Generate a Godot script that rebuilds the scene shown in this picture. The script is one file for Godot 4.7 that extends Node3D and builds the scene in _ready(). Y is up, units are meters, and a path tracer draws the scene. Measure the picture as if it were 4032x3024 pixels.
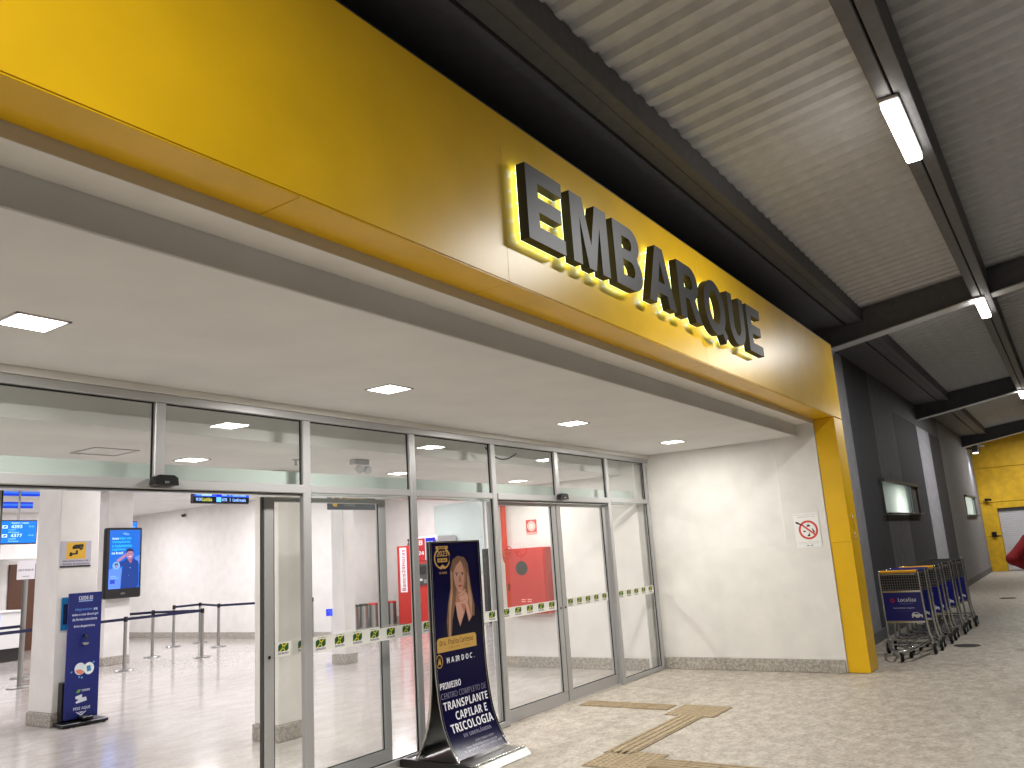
extends Node3D
# A regional airport entrance at night: yellow fascia with halo-lit letters, glass doors, lit hall behind, steel canopy in front.
# x runs along the facade, y up, z out of the building; the fascia front is z = 0.

var M := {}
var taken := {}
var meshes := {}
var font_bold: SystemFont
var font_reg: SystemFont
const GZ := -2.53          # front of the glass wall frames
const SOFFIT := 2.82
const LOWC := 2.585        # low ceiling just inside the doors
const HALLC := 3.36

# ---------------------------------------------------------------- nodes
func numbered(n: String) -> String:
	if not taken.has(n):
		taken[n] = 0
		return n
	taken[n] += 1
	return "%s_%03d" % [n, taken[n]]

func thing(called: String, label: String, category: String, at := Vector3.ZERO, turn := 0.0, group := "") -> Node3D:
	var o := Node3D.new()
	o.name = numbered(called)
	add_child(o)
	o.position = at
	o.rotation.y = turn
	o.set_meta("label", label)
	o.set_meta("category", category)
	if group: o.set_meta("group", group)
	return o

func dup(root: Node3D, called: String, at: Vector3, turn: float, label: String) -> Node3D:
	var r: Node3D = root.duplicate()
	r.name = numbered(called)
	add_child(r)
	r.position = at
	r.rotation.y = turn
	if label: r.set_meta("label", label)
	return r

func part(parent: Node, called: String, mesh: Mesh, mat: Material, at := Vector3.ZERO, turn := Vector3.ZERO) -> MeshInstance3D:
	var o := MeshInstance3D.new()
	o.name = called
	o.mesh = mesh
	o.material_override = mat
	parent.add_child(o, true)
	o.position = at
	o.rotation = turn
	return o

func struct(called: String, mesh: Mesh, mat: Material, at := Vector3.ZERO) -> MeshInstance3D:
	var o := part(self, numbered(called), mesh, mat, at)
	o.set_meta("kind", "structure")
	return o

func origin_of(n: Node) -> Vector3:
	var v := Vector3.ZERO
	while n is Node3D and n != self:
		v += (n as Node3D).position
		n = n.get_parent()
	return v

# a box between two world corners, as a part of an unturned parent
func wbox(parent: Node, called: String, a: Vector3, b: Vector3, mat: Material, bevel := 0.004) -> MeshInstance3D:
	var lo := a.min(b)
	var hi := a.max(b)
	return part(parent, called, bbox(hi - lo, bevel), mat, (lo + hi) * 0.5 - origin_of(parent))

# a pane of glass between two world corners, at the middle of its thickness
func pane(parent: Node, called: String, a: Vector3, b: Vector3) -> MeshInstance3D:
	var h := (b - a) * 0.5
	var st := begin()
	quad(st, Vector3(-h.x, -h.y, 0), Vector3(h.x, -h.y, 0), Vector3(h.x, h.y, 0), Vector3(-h.x, h.y, 0), Vector3(0, 0, 1))
	return part(parent, called, st.commit(), M.glass, (a + b) * 0.5 - origin_of(parent))

func sbox(called: String, a: Vector3, b: Vector3, mat: Material, bevel := 0.0) -> MeshInstance3D:
	var lo := a.min(b)
	var hi := a.max(b)
	return struct(called, bbox(hi - lo, bevel), mat, (lo + hi) * 0.5)

# ---------------------------------------------------------------- meshes
func tri(st: SurfaceTool, a: Vector3, b: Vector3, c: Vector3, out: Vector3) -> void:
	var n := (c - a).cross(b - a)
	if n.dot(out) < 0.0:
		var t := b
		b = c
		c = t
		n = -n
	n = n.normalized()
	for v in [a, b, c]:
		st.set_normal(n)
		st.add_vertex(v)

func quad(st: SurfaceTool, a: Vector3, b: Vector3, c: Vector3, d: Vector3, out: Vector3) -> void:
	tri(st, a, b, c, out)
	tri(st, a, c, d, out)

func begin() -> SurfaceTool:
	var st := SurfaceTool.new()
	st.begin(Mesh.PRIMITIVE_TRIANGLES)
	return st

func box_into(st: SurfaceTool, c: Vector3, s: Vector3, bevel: float, basis := Basis.IDENTITY) -> void:
	var h := s * 0.5
	var b := minf(bevel, minf(h.x, minf(h.y, h.z)) * 0.45)
	var pt := func(x: float, y: float, z: float) -> Vector3: return c + basis * Vector3(x, y, z)
	for ax in 3:
		var u := (ax + 1) % 3
		var w := (ax + 2) % 3
		for sg in [-1.0, 1.0]:
			var q := []
			for k in [[-1, -1], [1, -1], [1, 1], [-1, 1]]:
				var v := Vector3.ZERO
				v[ax] = sg * h[ax]
				v[u] = k[0] * (h[u] - b)
				v[w] = k[1] * (h[w] - b)
				q.append(c + basis * v)
			var o := Vector3.ZERO
			o[ax] = sg
			quad(st, q[0], q[1], q[2], q[3], basis * o)
		if b > 0.0:
			for s1 in [-1.0, 1.0]:
				for s2 in [-1.0, 1.0]:
					var q2 := []
					for k in [[0, -1], [0, 1], [1, 1], [1, -1]]:
						var v := Vector3.ZERO
						v[ax] = k[1] * (h[ax] - b)
						v[u] = s1 * (h[u] - (b if k[0] == 1 else 0.0))
						v[w] = s2 * (h[w] - (b if k[0] == 0 else 0.0))
						q2.append(c + basis * v)
					var o2 := Vector3.ZERO
					o2[u] = s1
					o2[w] = s2
					quad(st, q2[0], q2[1], q2[2], q2[3], basis * o2)
	if b > 0.0:
		for sx in [-1.0, 1.0]:
			for sy in [-1.0, 1.0]:
				for sz in [-1.0, 1.0]:
					tri(st, pt.call(sx * h.x, sy * (h.y - b), sz * (h.z - b)), pt.call(sx * (h.x - b), sy * h.y, sz * (h.z - b)), pt.call(sx * (h.x - b), sy * (h.y - b), sz * h.z), basis * Vector3(sx, sy, sz))

func bbox(s: Vector3, bevel := 0.004) -> Mesh:
	var key := "b%.4f,%.4f,%.4f,%.4f" % [s.x, s.y, s.z, bevel]
	if not meshes.has(key):
		var st := begin()
		box_into(st, Vector3.ZERO, s, bevel)
		meshes[key] = st.commit()
	return meshes[key]

# a thin printed board: picture on both big faces, thickness d, front towards +z
func board(w: float, h: float, d: float, rep := 1.0) -> Mesh:
	var st := begin()
	var x := w * 0.5
	var y := h * 0.5
	var z := d * 0.5
	var face := func(q: Array, uv: Array, n: Vector3) -> void:
		for i in [0, 1, 2, 0, 2, 3]:
			st.set_normal(n)
			st.set_uv(uv[i])
			st.add_vertex(q[i])
	face.call([Vector3(-x, y, z), Vector3(x, y, z), Vector3(x, -y, z), Vector3(-x, -y, z)], [Vector2(0, 0), Vector2(rep, 0), Vector2(rep, 1), Vector2(0, 1)], Vector3(0, 0, 1))
	face.call([Vector3(x, y, -z), Vector3(-x, y, -z), Vector3(-x, -y, -z), Vector3(x, -y, -z)], [Vector2(rep, 0), Vector2(0, 0), Vector2(0, 1), Vector2(rep, 1)], Vector3(0, 0, -1))
	var e := [Vector2(0.002, 0.002), Vector2(0.002, 0.002), Vector2(0.002, 0.002), Vector2(0.002, 0.002)]
	face.call([Vector3(-x, y, -z), Vector3(x, y, -z), Vector3(x, y, z), Vector3(-x, y, z)], e, Vector3(0, 1, 0))
	face.call([Vector3(-x, -y, z), Vector3(x, -y, z), Vector3(x, -y, -z), Vector3(-x, -y, -z)], e, Vector3(0, -1, 0))
	face.call([Vector3(-x, y, -z), Vector3(-x, y, z), Vector3(-x, -y, z), Vector3(-x, -y, -z)], e, Vector3(-1, 0, 0))
	face.call([Vector3(x, y, z), Vector3(x, y, -z), Vector3(x, -y, -z), Vector3(x, -y, z)], e, Vector3(1, 0, 0))
	return st.commit()

func tube_into(st: SurfaceTool, pts: Array, r: float, seg := 10, closed_ends := true) -> void:
	var rings := []
	var side := Vector3.ZERO
	for i in pts.size():
		var d: Vector3
		if i == 0: d = pts[1] - pts[0]
		elif i == pts.size() - 1: d = pts[i] - pts[i - 1]
		else: d = (pts[i + 1] - pts[i]).normalized() + (pts[i] - pts[i - 1]).normalized()
		d = d.normalized()
		if i == 0:
			side = d.cross(Vector3.UP if absf(d.y) < 0.9 else Vector3.RIGHT).normalized()
		else:
			side = (side - d * side.dot(d)).normalized()
		var up := d.cross(side)
		var ring := []
		for k in seg:
			var a := TAU * k / seg
			ring.append([pts[i] + (side * cos(a) + up * sin(a)) * r, side * cos(a) + up * sin(a)])
		rings.append(ring)
	for i in rings.size() - 1:
		for k in seg:
			var k2 := (k + 1) % seg
			var q := [rings[i][k], rings[i + 1][k], rings[i + 1][k2], rings[i][k2]]
			var nn: Vector3 = (q[2][0] - q[0][0]).cross(q[1][0] - q[0][0])
			var order := [0, 1, 2, 0, 2, 3] if nn.dot(q[0][1]) > 0 else [0, 2, 1, 0, 3, 2]
			for j in order:
				st.set_normal(q[j][1])
				st.add_vertex(q[j][0])
	if closed_ends:
		for e in [0, rings.size() - 1]:
			var o: Vector3 = (pts[0] - pts[1]) if e == 0 else (pts[e] - pts[e - 1])
			for k in seg:
				tri(st, pts[e], rings[e][k][0], rings[e][(k + 1) % seg][0], o)

func tube(pts: Array, r: float, seg := 10) -> Mesh:
	var st := begin()
	tube_into(st, pts, r, seg)
	return st.commit()

# smooth points through a list
func bend(pts: Array, n := 8) -> Array:
	var c := Curve3D.new()
	for i in pts.size():
		var t := Vector3.ZERO
		if i > 0 and i < pts.size() - 1: t = (pts[i + 1] - pts[i - 1]) / 5.0
		c.add_point(pts[i], -t, t)
	var out := []
	for i in n * (pts.size() - 1) + 1:
		out.append(c.sample(mini(int(i / float(n)), pts.size() - 2), fmod(i / float(n), 1.0) if i < n * (pts.size() - 1) else 1.0))
	return out

# profile of Vector2(radius, height), round the y axis
func lathe(profile: Array, seg := 20) -> Mesh:
	var st := begin()
	for i in profile.size() - 1:
		var p: Vector2 = profile[i]
		var q: Vector2 = profile[i + 1]
		var n2 := Vector2(q.y - p.y, p.x - q.x).normalized()
		for k in seg:
			var a := TAU * k / seg
			var b := TAU * (k + 1) / seg
			var va := Vector3(cos(a), 0, sin(a))
			var vb := Vector3(cos(b), 0, sin(b))
			var vs := [va * p.x + Vector3.UP * p.y, va * q.x + Vector3.UP * q.y, vb * q.x + Vector3.UP * q.y, vb * p.x + Vector3.UP * p.y]
			var ns := [va * n2.x + Vector3.UP * n2.y, va * n2.x + Vector3.UP * n2.y, vb * n2.x + Vector3.UP * n2.y, vb * n2.x + Vector3.UP * n2.y]
			var fn: Vector3 = (vs[2] - vs[0]).cross(vs[1] - vs[0])
			var order := [0, 1, 2, 0, 2, 3] if fn.dot(ns[0] + ns[2]) > 0 else [0, 2, 1, 0, 3, 2]
			for j in order:
				st.set_normal(ns[j])
				st.add_vertex(vs[j])
	return st.commit()

# a polygon in x and y, extruded along z from z0 to z1
func prism(poly: PackedVector2Array, z0: float, z1: float) -> Mesh:
	var st := begin()
	var idx := Geometry2D.triangulate_polygon(poly)
	for i in range(0, idx.size(), 3):
		var a := poly[idx[i]]
		var b := poly[idx[i + 1]]
		var c := poly[idx[i + 2]]
		tri(st, Vector3(a.x, a.y, z1), Vector3(b.x, b.y, z1), Vector3(c.x, c.y, z1), Vector3(0, 0, 1))
		tri(st, Vector3(a.x, a.y, z0), Vector3(b.x, b.y, z0), Vector3(c.x, c.y, z0), Vector3(0, 0, -1))
	var cw := Geometry2D.is_polygon_clockwise(poly)
	for i in poly.size():
		var a := poly[i]
		var b := poly[(i + 1) % poly.size()]
		var o := Vector3(b.y - a.y, a.x - b.x, 0) * (-1.0 if cw else 1.0)
		quad(st, Vector3(a.x, a.y, z0), Vector3(b.x, b.y, z0), Vector3(b.x, b.y, z1), Vector3(a.x, a.y, z1), o)
	return st.commit()

# ---------------------------------------------------------------- materials and pictures
func mat(key: String, c: Color, rough := 0.6, metal := 0.0) -> StandardMaterial3D:
	var m := StandardMaterial3D.new()
	m.albedo_color = c
	m.roughness = rough
	m.metallic = metal
	M[key] = m
	return m

func noise(seed_: int, freq: float, type := FastNoiseLite.TYPE_SIMPLEX_SMOOTH, oct := 4) -> FastNoiseLite:
	var n := FastNoiseLite.new()
	n.seed = seed_
	n.frequency = freq
	n.noise_type = type
	n.fractal_octaves = oct
	return n

# stone: three layers of blotch, grain and vein mixed between three colours
func stone(size: int, seed_: int, f: Array, weights: Array, cols: Array, stretch := 1.0) -> ImageTexture:
	var im := Image.create(size, size, false, Image.FORMAT_RGB8)
	var layers := []
	for k in 3:
		var li := noise(seed_ + k, f[k], FastNoiseLite.TYPE_SIMPLEX_SMOOTH, 5).get_seamless_image(size if k == 1 else int(size / stretch), size)
		li.convert(Image.FORMAT_L8)
		if li.get_width() != size: li.resize(size, size, Image.INTERPOLATE_CUBIC)
		layers.append(li.get_data())
	var data := PackedByteArray()
	data.resize(size * size * 3)
	var a: Color = cols[0]
	var b: Color = cols[1]
	var c: Color = cols[2]
	for i in size * size:
		var v: float = (layers[0][i] / 255.0 - 0.5) * weights[0] + (layers[1][i] / 255.0 - 0.5) * weights[1] + 0.5
		var w: float = clampf((layers[2][i] / 255.0 - 0.62) * weights[2], 0.0, 1.0)
		var col := a.lerp(b, clampf(v, 0, 1)).lerp(c, w)
		data[i * 3] = int(clampf(col.r, 0, 1) * 255)
		data[i * 3 + 1] = int(clampf(col.g, 0, 1) * 255)
		data[i * 3 + 2] = int(clampf(col.b, 0, 1) * 255)
	im.set_data(size, size, false, Image.FORMAT_RGB8, data)
	return ImageTexture.create_from_image(im)

func world_tex(m: StandardMaterial3D, t: Texture2D, metres: float) -> void:
	m.albedo_color = Color.WHITE
	m.albedo_texture = t
	m.uv1_triplanar = true
	m.uv1_world_triplanar = true
	m.uv1_scale = Vector3.ONE / metres

# faint relief so that large painted faces are not perfectly flat
func uneven(m: StandardMaterial3D, seed_: int, freq: float, metres: float, amount: float) -> void:
	var im := noise(seed_, freq).get_seamless_image(512, 512)
	im.convert(Image.FORMAT_RGBA8)
	im.bump_map_to_normal_map(amount)
	m.normal_enabled = true
	m.normal_texture = ImageTexture.create_from_image(im)
	m.normal_scale = 1.0
	m.uv1_triplanar = true
	m.uv1_world_triplanar = true
	m.uv1_scale = Vector3.ONE / metres

# a tone map of faint patches (paint that is not quite even, dust)
func patchy(m: StandardMaterial3D, c: Color, seed_: int, freq: float, metres: float, amount: float) -> void:
	var im := noise(seed_, freq, FastNoiseLite.TYPE_SIMPLEX_SMOOTH, 5).get_seamless_image(512, 512)
	im.convert(Image.FORMAT_L8)
	var src := im.get_data()
	var data := PackedByteArray()
	data.resize(512 * 512 * 3)
	for i in 512 * 512:
		var k := 1.0 + (src[i] / 255.0 - 0.5) * amount
		data[i * 3] = int(clampf(c.r * k, 0, 1) * 255)
		data[i * 3 + 1] = int(clampf(c.g * k, 0, 1) * 255)
		data[i * 3 + 2] = int(clampf(c.b * k, 0, 1) * 255)
	var o := Image.create_from_data(512, 512, false, Image.FORMAT_RGB8, data)
	world_tex(m, ImageTexture.create_from_image(o), metres)

func picture(w: int, h: int, c: Color) -> Image:
	var im := Image.create(w, h, false, Image.FORMAT_RGB8)
	im.fill(c)
	return im

func fill_poly(im: Image, pts: PackedVector2Array, c: Color) -> void:
	var lo := 1e9
	var hi := -1e9
	for p in pts:
		lo = minf(lo, p.y)
		hi = maxf(hi, p.y)
	for y in range(maxi(0, int(lo)), mini(im.get_height() - 1, int(hi)) + 1):
		var xs := []
		var yc := y + 0.5
		for i in pts.size():
			var a := pts[i]
			var b := pts[(i + 1) % pts.size()]
			if (a.y <= yc) != (b.y <= yc):
				xs.append(a.x + (yc - a.y) / (b.y - a.y) * (b.x - a.x))
		xs.sort()
		for k in range(0, xs.size() - 1, 2):
			var x0 := int(round(xs[k]))
			var x1 := int(round(xs[k + 1]))
			if x1 > x0: im.fill_rect(Rect2i(x0, y, x1 - x0, 1), c)

func ellipse(im: Image, cx: float, cy: float, rx: float, ry: float, c: Color, turn := 0.0) -> void:
	var p := PackedVector2Array()
	for k in 40:
		p.append(Vector2(cx, cy) + Vector2(cos(TAU * k / 40) * rx, sin(TAU * k / 40) * ry).rotated(turn))
	fill_poly(im, p, c)

func rect(im: Image, x: float, y: float, w: float, h: float, c: Color) -> void:
	im.fill_rect(Rect2i(int(x), int(y), int(w), int(h)), c)

func text_tris(s: String, bold: bool) -> PackedVector2Array:
	var tm := TextMesh.new()
	tm.text = s
	tm.font = font_bold if bold else font_reg
	tm.font_size = 64
	tm.pixel_size = 0.01
	tm.depth = 0.02
	tm.curve_step = 1.5
	var arr := tm.get_mesh_arrays()
	var v: PackedVector3Array = arr[Mesh.ARRAY_VERTEX]
	var n: PackedVector3Array = arr[Mesh.ARRAY_NORMAL]
	var out := PackedVector2Array()
	var ix = arr[Mesh.ARRAY_INDEX]
	var cnt: int = ix.size() if ix != null and ix.size() > 0 else v.size()
	for i in range(0, cnt, 3):
		var a: int = ix[i] if ix != null and ix.size() > 0 else i
		var b: int = ix[i + 1] if ix != null and ix.size() > 0 else i + 1
		var c: int = ix[i + 2] if ix != null and ix.size() > 0 else i + 2
		if n[a].z > 0.9:
			out.append(Vector2(v[a].x, -v[a].y))
			out.append(Vector2(v[b].x, -v[b].y))
			out.append(Vector2(v[c].x, -v[c].y))
	return out

# lettering printed into a picture: its inked box is w x h with the top left at x, y (w <= 0 keeps the proportions; w < 0 centres on x)
func write(im: Image, s: String, x: float, y: float, h: float, c: Color, bold := true, w := 0.0, up := false) -> void:
	var t := text_tris(s, bold)
	if t.is_empty(): return
	var lo := t[0]
	var hi := t[0]
	for p in t:
		lo = lo.min(p)
		hi = hi.max(p)
	var sy := h / (hi.y - lo.y)
	var sx := w / (hi.x - lo.x) if w > 0.0 else sy
	if w < 0.0: x -= (hi.x - lo.x) * sx * 0.5
	for i in range(0, t.size(), 3):
		var q := PackedVector2Array()
		for k in 3:
			var p := (t[i + k] - lo) * Vector2(sx, sy)
			q.append(Vector2(x + p.y, y - p.x) if up else Vector2(x, y) + p)
		fill_poly(im, q, c)

func print_mat(key: String, im: Image, rough := 0.5, glow := 0.0) -> StandardMaterial3D:
	var m := StandardMaterial3D.new()
	m.albedo_texture = ImageTexture.create_from_image(im)
	m.roughness = rough
	if glow > 0.0:
		m.albedo_color = Color(0.05, 0.05, 0.05)
		m.emission_enabled = true
		m.emission = Color.BLACK
		m.emission_operator = BaseMaterial3D.EMISSION_OP_ADD
		m.emission_texture = m.albedo_texture
		m.emission_energy_multiplier = glow
	M[key] = m
	return m

func materials() -> void:
	var yel := mat("yellow", Color(0.87, 0.70, 0.10), 0.33)
	patchy(yel, Color(0.885, 0.70, 0.09), 11, 0.012, 4.0, 0.07)
	yel.metallic_specular = 0.4
	var yel2 := mat("yellow_render", Color(0.84, 0.62, 0.10), 0.6)
	patchy(yel2, Color(0.85, 0.67, 0.10), 12, 0.02, 3.0, 0.14)
	var white := mat("plaster", Color(0.88, 0.87, 0.84), 0.75)
	patchy(white, Color(0.885, 0.877, 0.86), 13, 0.015, 3.0, 0.05)
	var gloss := mat("plaster_gloss", Color(0.89, 0.875, 0.84), 0.35)
	patchy(gloss, Color(0.885, 0.875, 0.855), 14, 0.015, 3.0, 0.05)
	mat("ceiling", Color(0.86, 0.85, 0.83), 0.85)
	patchy(M.ceiling, Color(0.86, 0.857, 0.85), 15, 0.01, 4.0, 0.05)
	mat("alu", Color(0.72, 0.72, 0.725), 0.38, 0.35)
	mat("alu_dark", Color(0.30, 0.30, 0.30), 0.5, 0.4)
	mat("rubber", Color(0.045, 0.045, 0.045), 0.7)
	mat("black", Color(0.03, 0.03, 0.032), 0.35)
	mat("chrome", Color(0.80, 0.80, 0.79), 0.16, 1.0)
	mat("steel", Color(0.66, 0.66, 0.65), 0.30, 1.0)
	mat("tube_steel", Color(0.78, 0.78, 0.77), 0.24, 1.0)
	mat("blue", Color(0.07, 0.13, 0.45), 0.4)
	mat("belt", Color(0.05, 0.08, 0.22), 0.8)
	mat("red", Color(0.73, 0.12, 0.09), 0.5)
	mat("red_pipe", Color(0.78, 0.15, 0.12), 0.45)
	mat("orange_bar", Color(0.93, 0.66, 0.09), 0.5)
	mat("brown", Color(0.33, 0.20, 0.12), 0.55)
	mat("letter", Color(0.085, 0.083, 0.083), 0.5, 0.0)
	mat("galvanised", Color(0.74, 0.73, 0.70), 0.5, 0.15)
	patchy(M.galvanised, Color(0.80, 0.805, 0.82), 16, 0.03, 2.5, 0.10)
	mat("canopy_grey", Color(0.30, 0.30, 0.31), 0.55, 0.1)
	patchy(M.canopy_grey, Color(0.40, 0.40, 0.42), 17, 0.03, 2.0, 0.12)
	mat("canopy_dark", Color(0.20, 0.20, 0.21), 0.6)
	mat("wall_dark", Color(0.26, 0.265, 0.29), 0.75)
	patchy(M.wall_dark, Color(0.225, 0.23, 0.255), 18, 0.02, 3.0, 0.16)
	mat("wall_mid", Color(0.40, 0.40, 0.41), 0.75)
	patchy(M.wall_mid, Color(0.40, 0.40, 0.41), 19, 0.02, 3.0, 0.16)
	mat("wall_light", Color(0.62, 0.62, 0.65), 0.75)
	patchy(M.wall_light, Color(0.68, 0.68, 0.71), 20, 0.02, 3.0, 0.12)
	mat("wall_grey", Color(0.52, 0.52, 0.54), 0.75)
	patchy(M.wall_grey, Color(0.53, 0.53, 0.55), 24, 0.02, 3.0, 0.14)
	mat("tactile", Color(0.66, 0.52, 0.31), 0.6)
	patchy(M.tactile, Color(0.60, 0.53, 0.41), 21, 0.04, 1.2, 0.22)
	mat("asphalt", Color(0.25, 0.25, 0.25), 0.9)
	patchy(M.asphalt, Color(0.25, 0.25, 0.25), 22, 0.06, 2.0, 0.3)
	mat("shutter_white", Color(0.80, 0.79, 0.80), 0.5)
	mat("iron", Color(0.20, 0.19, 0.18), 0.7, 0.3)
	mat("grille", Color(0.55, 0.56, 0.57), 0.4, 0.6)
	mat("pale_green", Color(0.74, 0.79, 0.77), 0.2)
	mat("counter", Color(0.84, 0.84, 0.83), 0.45)
	mat("skin", Color(0.72, 0.50, 0.40), 0.55)
	mat("red_cloth", Color(0.46, 0.03, 0.07), 0.9)
	mat("denim", Color(0.13, 0.16, 0.24), 0.85)
	mat("hair", Color(0.10, 0.07, 0.05), 0.6)
	var g := mat("glass", Color(0.86, 0.93, 0.90, 0.05), 0.0)
	g.transparency = BaseMaterial3D.TRANSPARENCY_ALPHA
	var g2 := mat("frosted", Color(0.84, 0.92, 0.88, 0.45), 0.6)
	g2.transparency = BaseMaterial3D.TRANSPARENCY_ALPHA
	mat("granite", Color.WHITE, 0.42)
	world_tex(M.granite, stone(1024, 31, [0.016, 0.06, 0.045], [1.0, 1.1, 2.4], [Color(0.585, 0.55, 0.505), Color(0.75, 0.72, 0.67), Color(0.51, 0.47, 0.42)], 1.5), 2.6)
	uneven_stone(M.granite)
	mat("granite_polished", Color.WHITE, 0.13)
	world_tex(M.granite_polished, stone(1024, 41, [0.011, 0.05, 0.026], [0.9, 0.7, 1.6], [Color(0.66, 0.635, 0.61), Color(0.765, 0.75, 0.73), Color(0.61, 0.58, 0.55)], 2.0), 3.0)
	mat("granite_skirt", Color.WHITE, 0.4)
	world_tex(M.granite_skirt, stone(512, 51, [0.03, 0.09, 0.04], [1.2, 1.0, 2.5], [Color(0.55, 0.525, 0.49), Color(0.77, 0.75, 0.71), Color(0.50, 0.47, 0.435)], 1.0), 0.9)
	for k in [["tube_glow", Color(1.0, 0.975, 0.93), 14.0], ["panel_glow", Color(1.0, 0.98, 0.94), 11.0], ["halo", Color(0.88, 1.0, 0.80), 2.8], ["diode", Color(0.50, 0.72, 1.0), 24.0], ["hall_glow", Color(0.97, 0.97, 1.0), 7.0]]:
		var e := mat(k[0], Color(0.9, 0.9, 0.9), 0.5)
		e.emission_enabled = true
		e.emission = k[1]
		e.emission_energy_multiplier = k[2]

func uneven_stone(m: StandardMaterial3D) -> void:
	var im := noise(77, 0.05, FastNoiseLite.TYPE_SIMPLEX_SMOOTH, 3).get_seamless_image(512, 512)
	im.convert(Image.FORMAT_L8)
	var o := Image.create(512, 512, false, Image.FORMAT_L8)
	var d := im.get_data()
	for i in d.size(): d[i] = 95 + int(d[i] * 0.3)
	o.set_data(512, 512, false, Image.FORMAT_L8, d)
	m.roughness = 1.0
	m.roughness_texture = ImageTexture.create_from_image(o)

# a downward area light of the given size
func area(parent: Node3D, at: Vector3, size: Vector2, energy: float, c: Color) -> void:
	var l := AreaLight3D.new()
	l.name = "light"
	l.area_size = size
	l.light_energy = energy
	l.light_color = c
	l.shadow_enabled = true
	l.set("area_range", 40.0)
	l.set("area_attenuation", 2.0)
	l.rotation.x = -PI / 2
	parent.add_child(l, true)
	l.position = at

# ---------------------------------------------------------------- camera, sky, light
func view_and_light() -> void:
	var cam := Camera3D.new()
	cam.name = "camera"
	var right := Vector3(0.56783361, -0.06358442, 0.82068387)
	var up := Vector3(-0.1338272, 0.97661584, 0.16826106)
	var fwd := Vector3(0.81219165, 0.20537411, -0.54604597)
	add_child(cam)
	cam.transform = Transform3D(Basis(right, up, -fwd), Vector3(0, 1.6, 2.257))
	cam.fov = 50.7
	cam.near = 0.05
	cam.far = 900.0
	cam.current = true
	var we := WorldEnvironment.new()
	we.name = "environment"
	var env := Environment.new()
	env.background_mode = Environment.BG_SKY
	var sky := Sky.new()
	var sm := ProceduralSkyMaterial.new()
	sm.sky_top_color = Color(0.03, 0.035, 0.06)
	sm.sky_horizon_color = Color(0.07, 0.07, 0.09)
	sm.ground_bottom_color = Color(0.02, 0.02, 0.02)
	sm.ground_horizon_color = Color(0.06, 0.06, 0.07)
	sky.sky_material = sm
	env.sky = sky
	env.background_energy_multiplier = 0.4
	env.tonemap_mode = Environment.TONE_MAPPER_LINEAR
	env.tonemap_exposure = 1.0
	env.sdfgi_enabled = true
	env.ssao_enabled = true
	env.ssil_enabled = true
	we.environment = env
	add_child(we)
	var moon := DirectionalLight3D.new()
	moon.name = "moonlight"
	moon.light_energy = 0.012
	moon.light_color = Color(0.85, 0.9, 1.0)
	moon.light_angular_distance = 0.5
	moon.shadow_enabled = true
	moon.rotation_degrees = Vector3(-50, 30, 0)
	add_child(moon)

# ---------------------------------------------------------------- ground and hall shell
func setting() -> void:
	sbox("ground", Vector3(-300, -0.4, -300), Vector3(300, -0.13, 300), M.asphalt)
	sbox("pavement", Vector3(-14, -0.12, GZ - 0.06), Vector3(60, 0.0, 5.2), M.granite)
	sbox("hall_floor", Vector3(-4, -0.12, -22), Vector3(20, 0.0, GZ - 0.062), M.granite_polished)
	# walls of the hall
	var w: Material = M.plaster
	sbox("hall_wall_east", Vector3(13.3, 0, -20.3), Vector3(13.5, HALLC, -11.7), w)
	sbox("hall_wall_bank", Vector3(13.502, 0, -14.3), Vector3(17.198, HALLC, -14.0), w)
	sbox("hall_wall_machines", Vector3(17.2, 0, -14.3), Vector3(17.5, HALLC, -5.2), w)
	sbox("hall_wall_south", Vector3(10.15, 0, -5.198), Vector3(17.5, HALLC, -4.96), w)
	sbox("hall_wall_doors", Vector3(10.15, 0, -4.958), Vector3(10.5, HALLC, GZ - 0.125), w)
	sbox("hall_wall_north", Vector3(-4, 0, -20.6), Vector3(13.298, HALLC, -20.3), w)
	sbox("hall_wall_west", Vector3(-4.3, 0, -20.6), Vector3(-4.002, HALLC, GZ - 0.2), w)
	sbox("hall_ceiling", Vector3(-4.3, HALLC + 0.002, -20.6), Vector3(17.5, HALLC + 0.2, -5.6), M.ceiling)
	sbox("entrance_ceiling", Vector3(-4.3, LOWC, -5.6), Vector3(10.148, HALLC + 0.2, -2.86), M.ceiling)
	# granite skirting of the hall
	sbox("hall_skirting_east", Vector3(13.285, 0.002, -20.3), Vector3(13.299, 0.15, -11.7), M.granite_skirt)
	sbox("hall_skirting_doors", Vector3(10.134, 0.002, -4.958), Vector3(10.149, 0.15, GZ - 0.16), M.granite_skirt)
	sbox("hall_skirting_machines", Vector3(17.185, 0.002, -14.0), Vector3(17.199, 0.15, -5.2), M.granite_skirt)
	sbox("hall_skirting_bank", Vector3(13.502, 0.002, -13.999), Vector3(17.18, 0.15, -13.985), M.granite_skirt)

func pillar(x0: float, x1: float, z0: float, z1: float, top: float, label: String) -> void:
	var t := thing("pillar", label, "pillar", Vector3((x0 + x1) / 2, 0, (z0 + z1) / 2), 0, "square pillars in the hall")
	wbox(t, "shaft", Vector3(x0, 0.15, z0), Vector3(x1, top - 0.001, z1), M.plaster_gloss, 0.008)
	wbox(t, "plinth", Vector3(x0 - 0.014, 0.002, z0 - 0.014), Vector3(x1 + 0.014, 0.149, z1 + 0.014), M.granite_skirt, 0.003)

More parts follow.
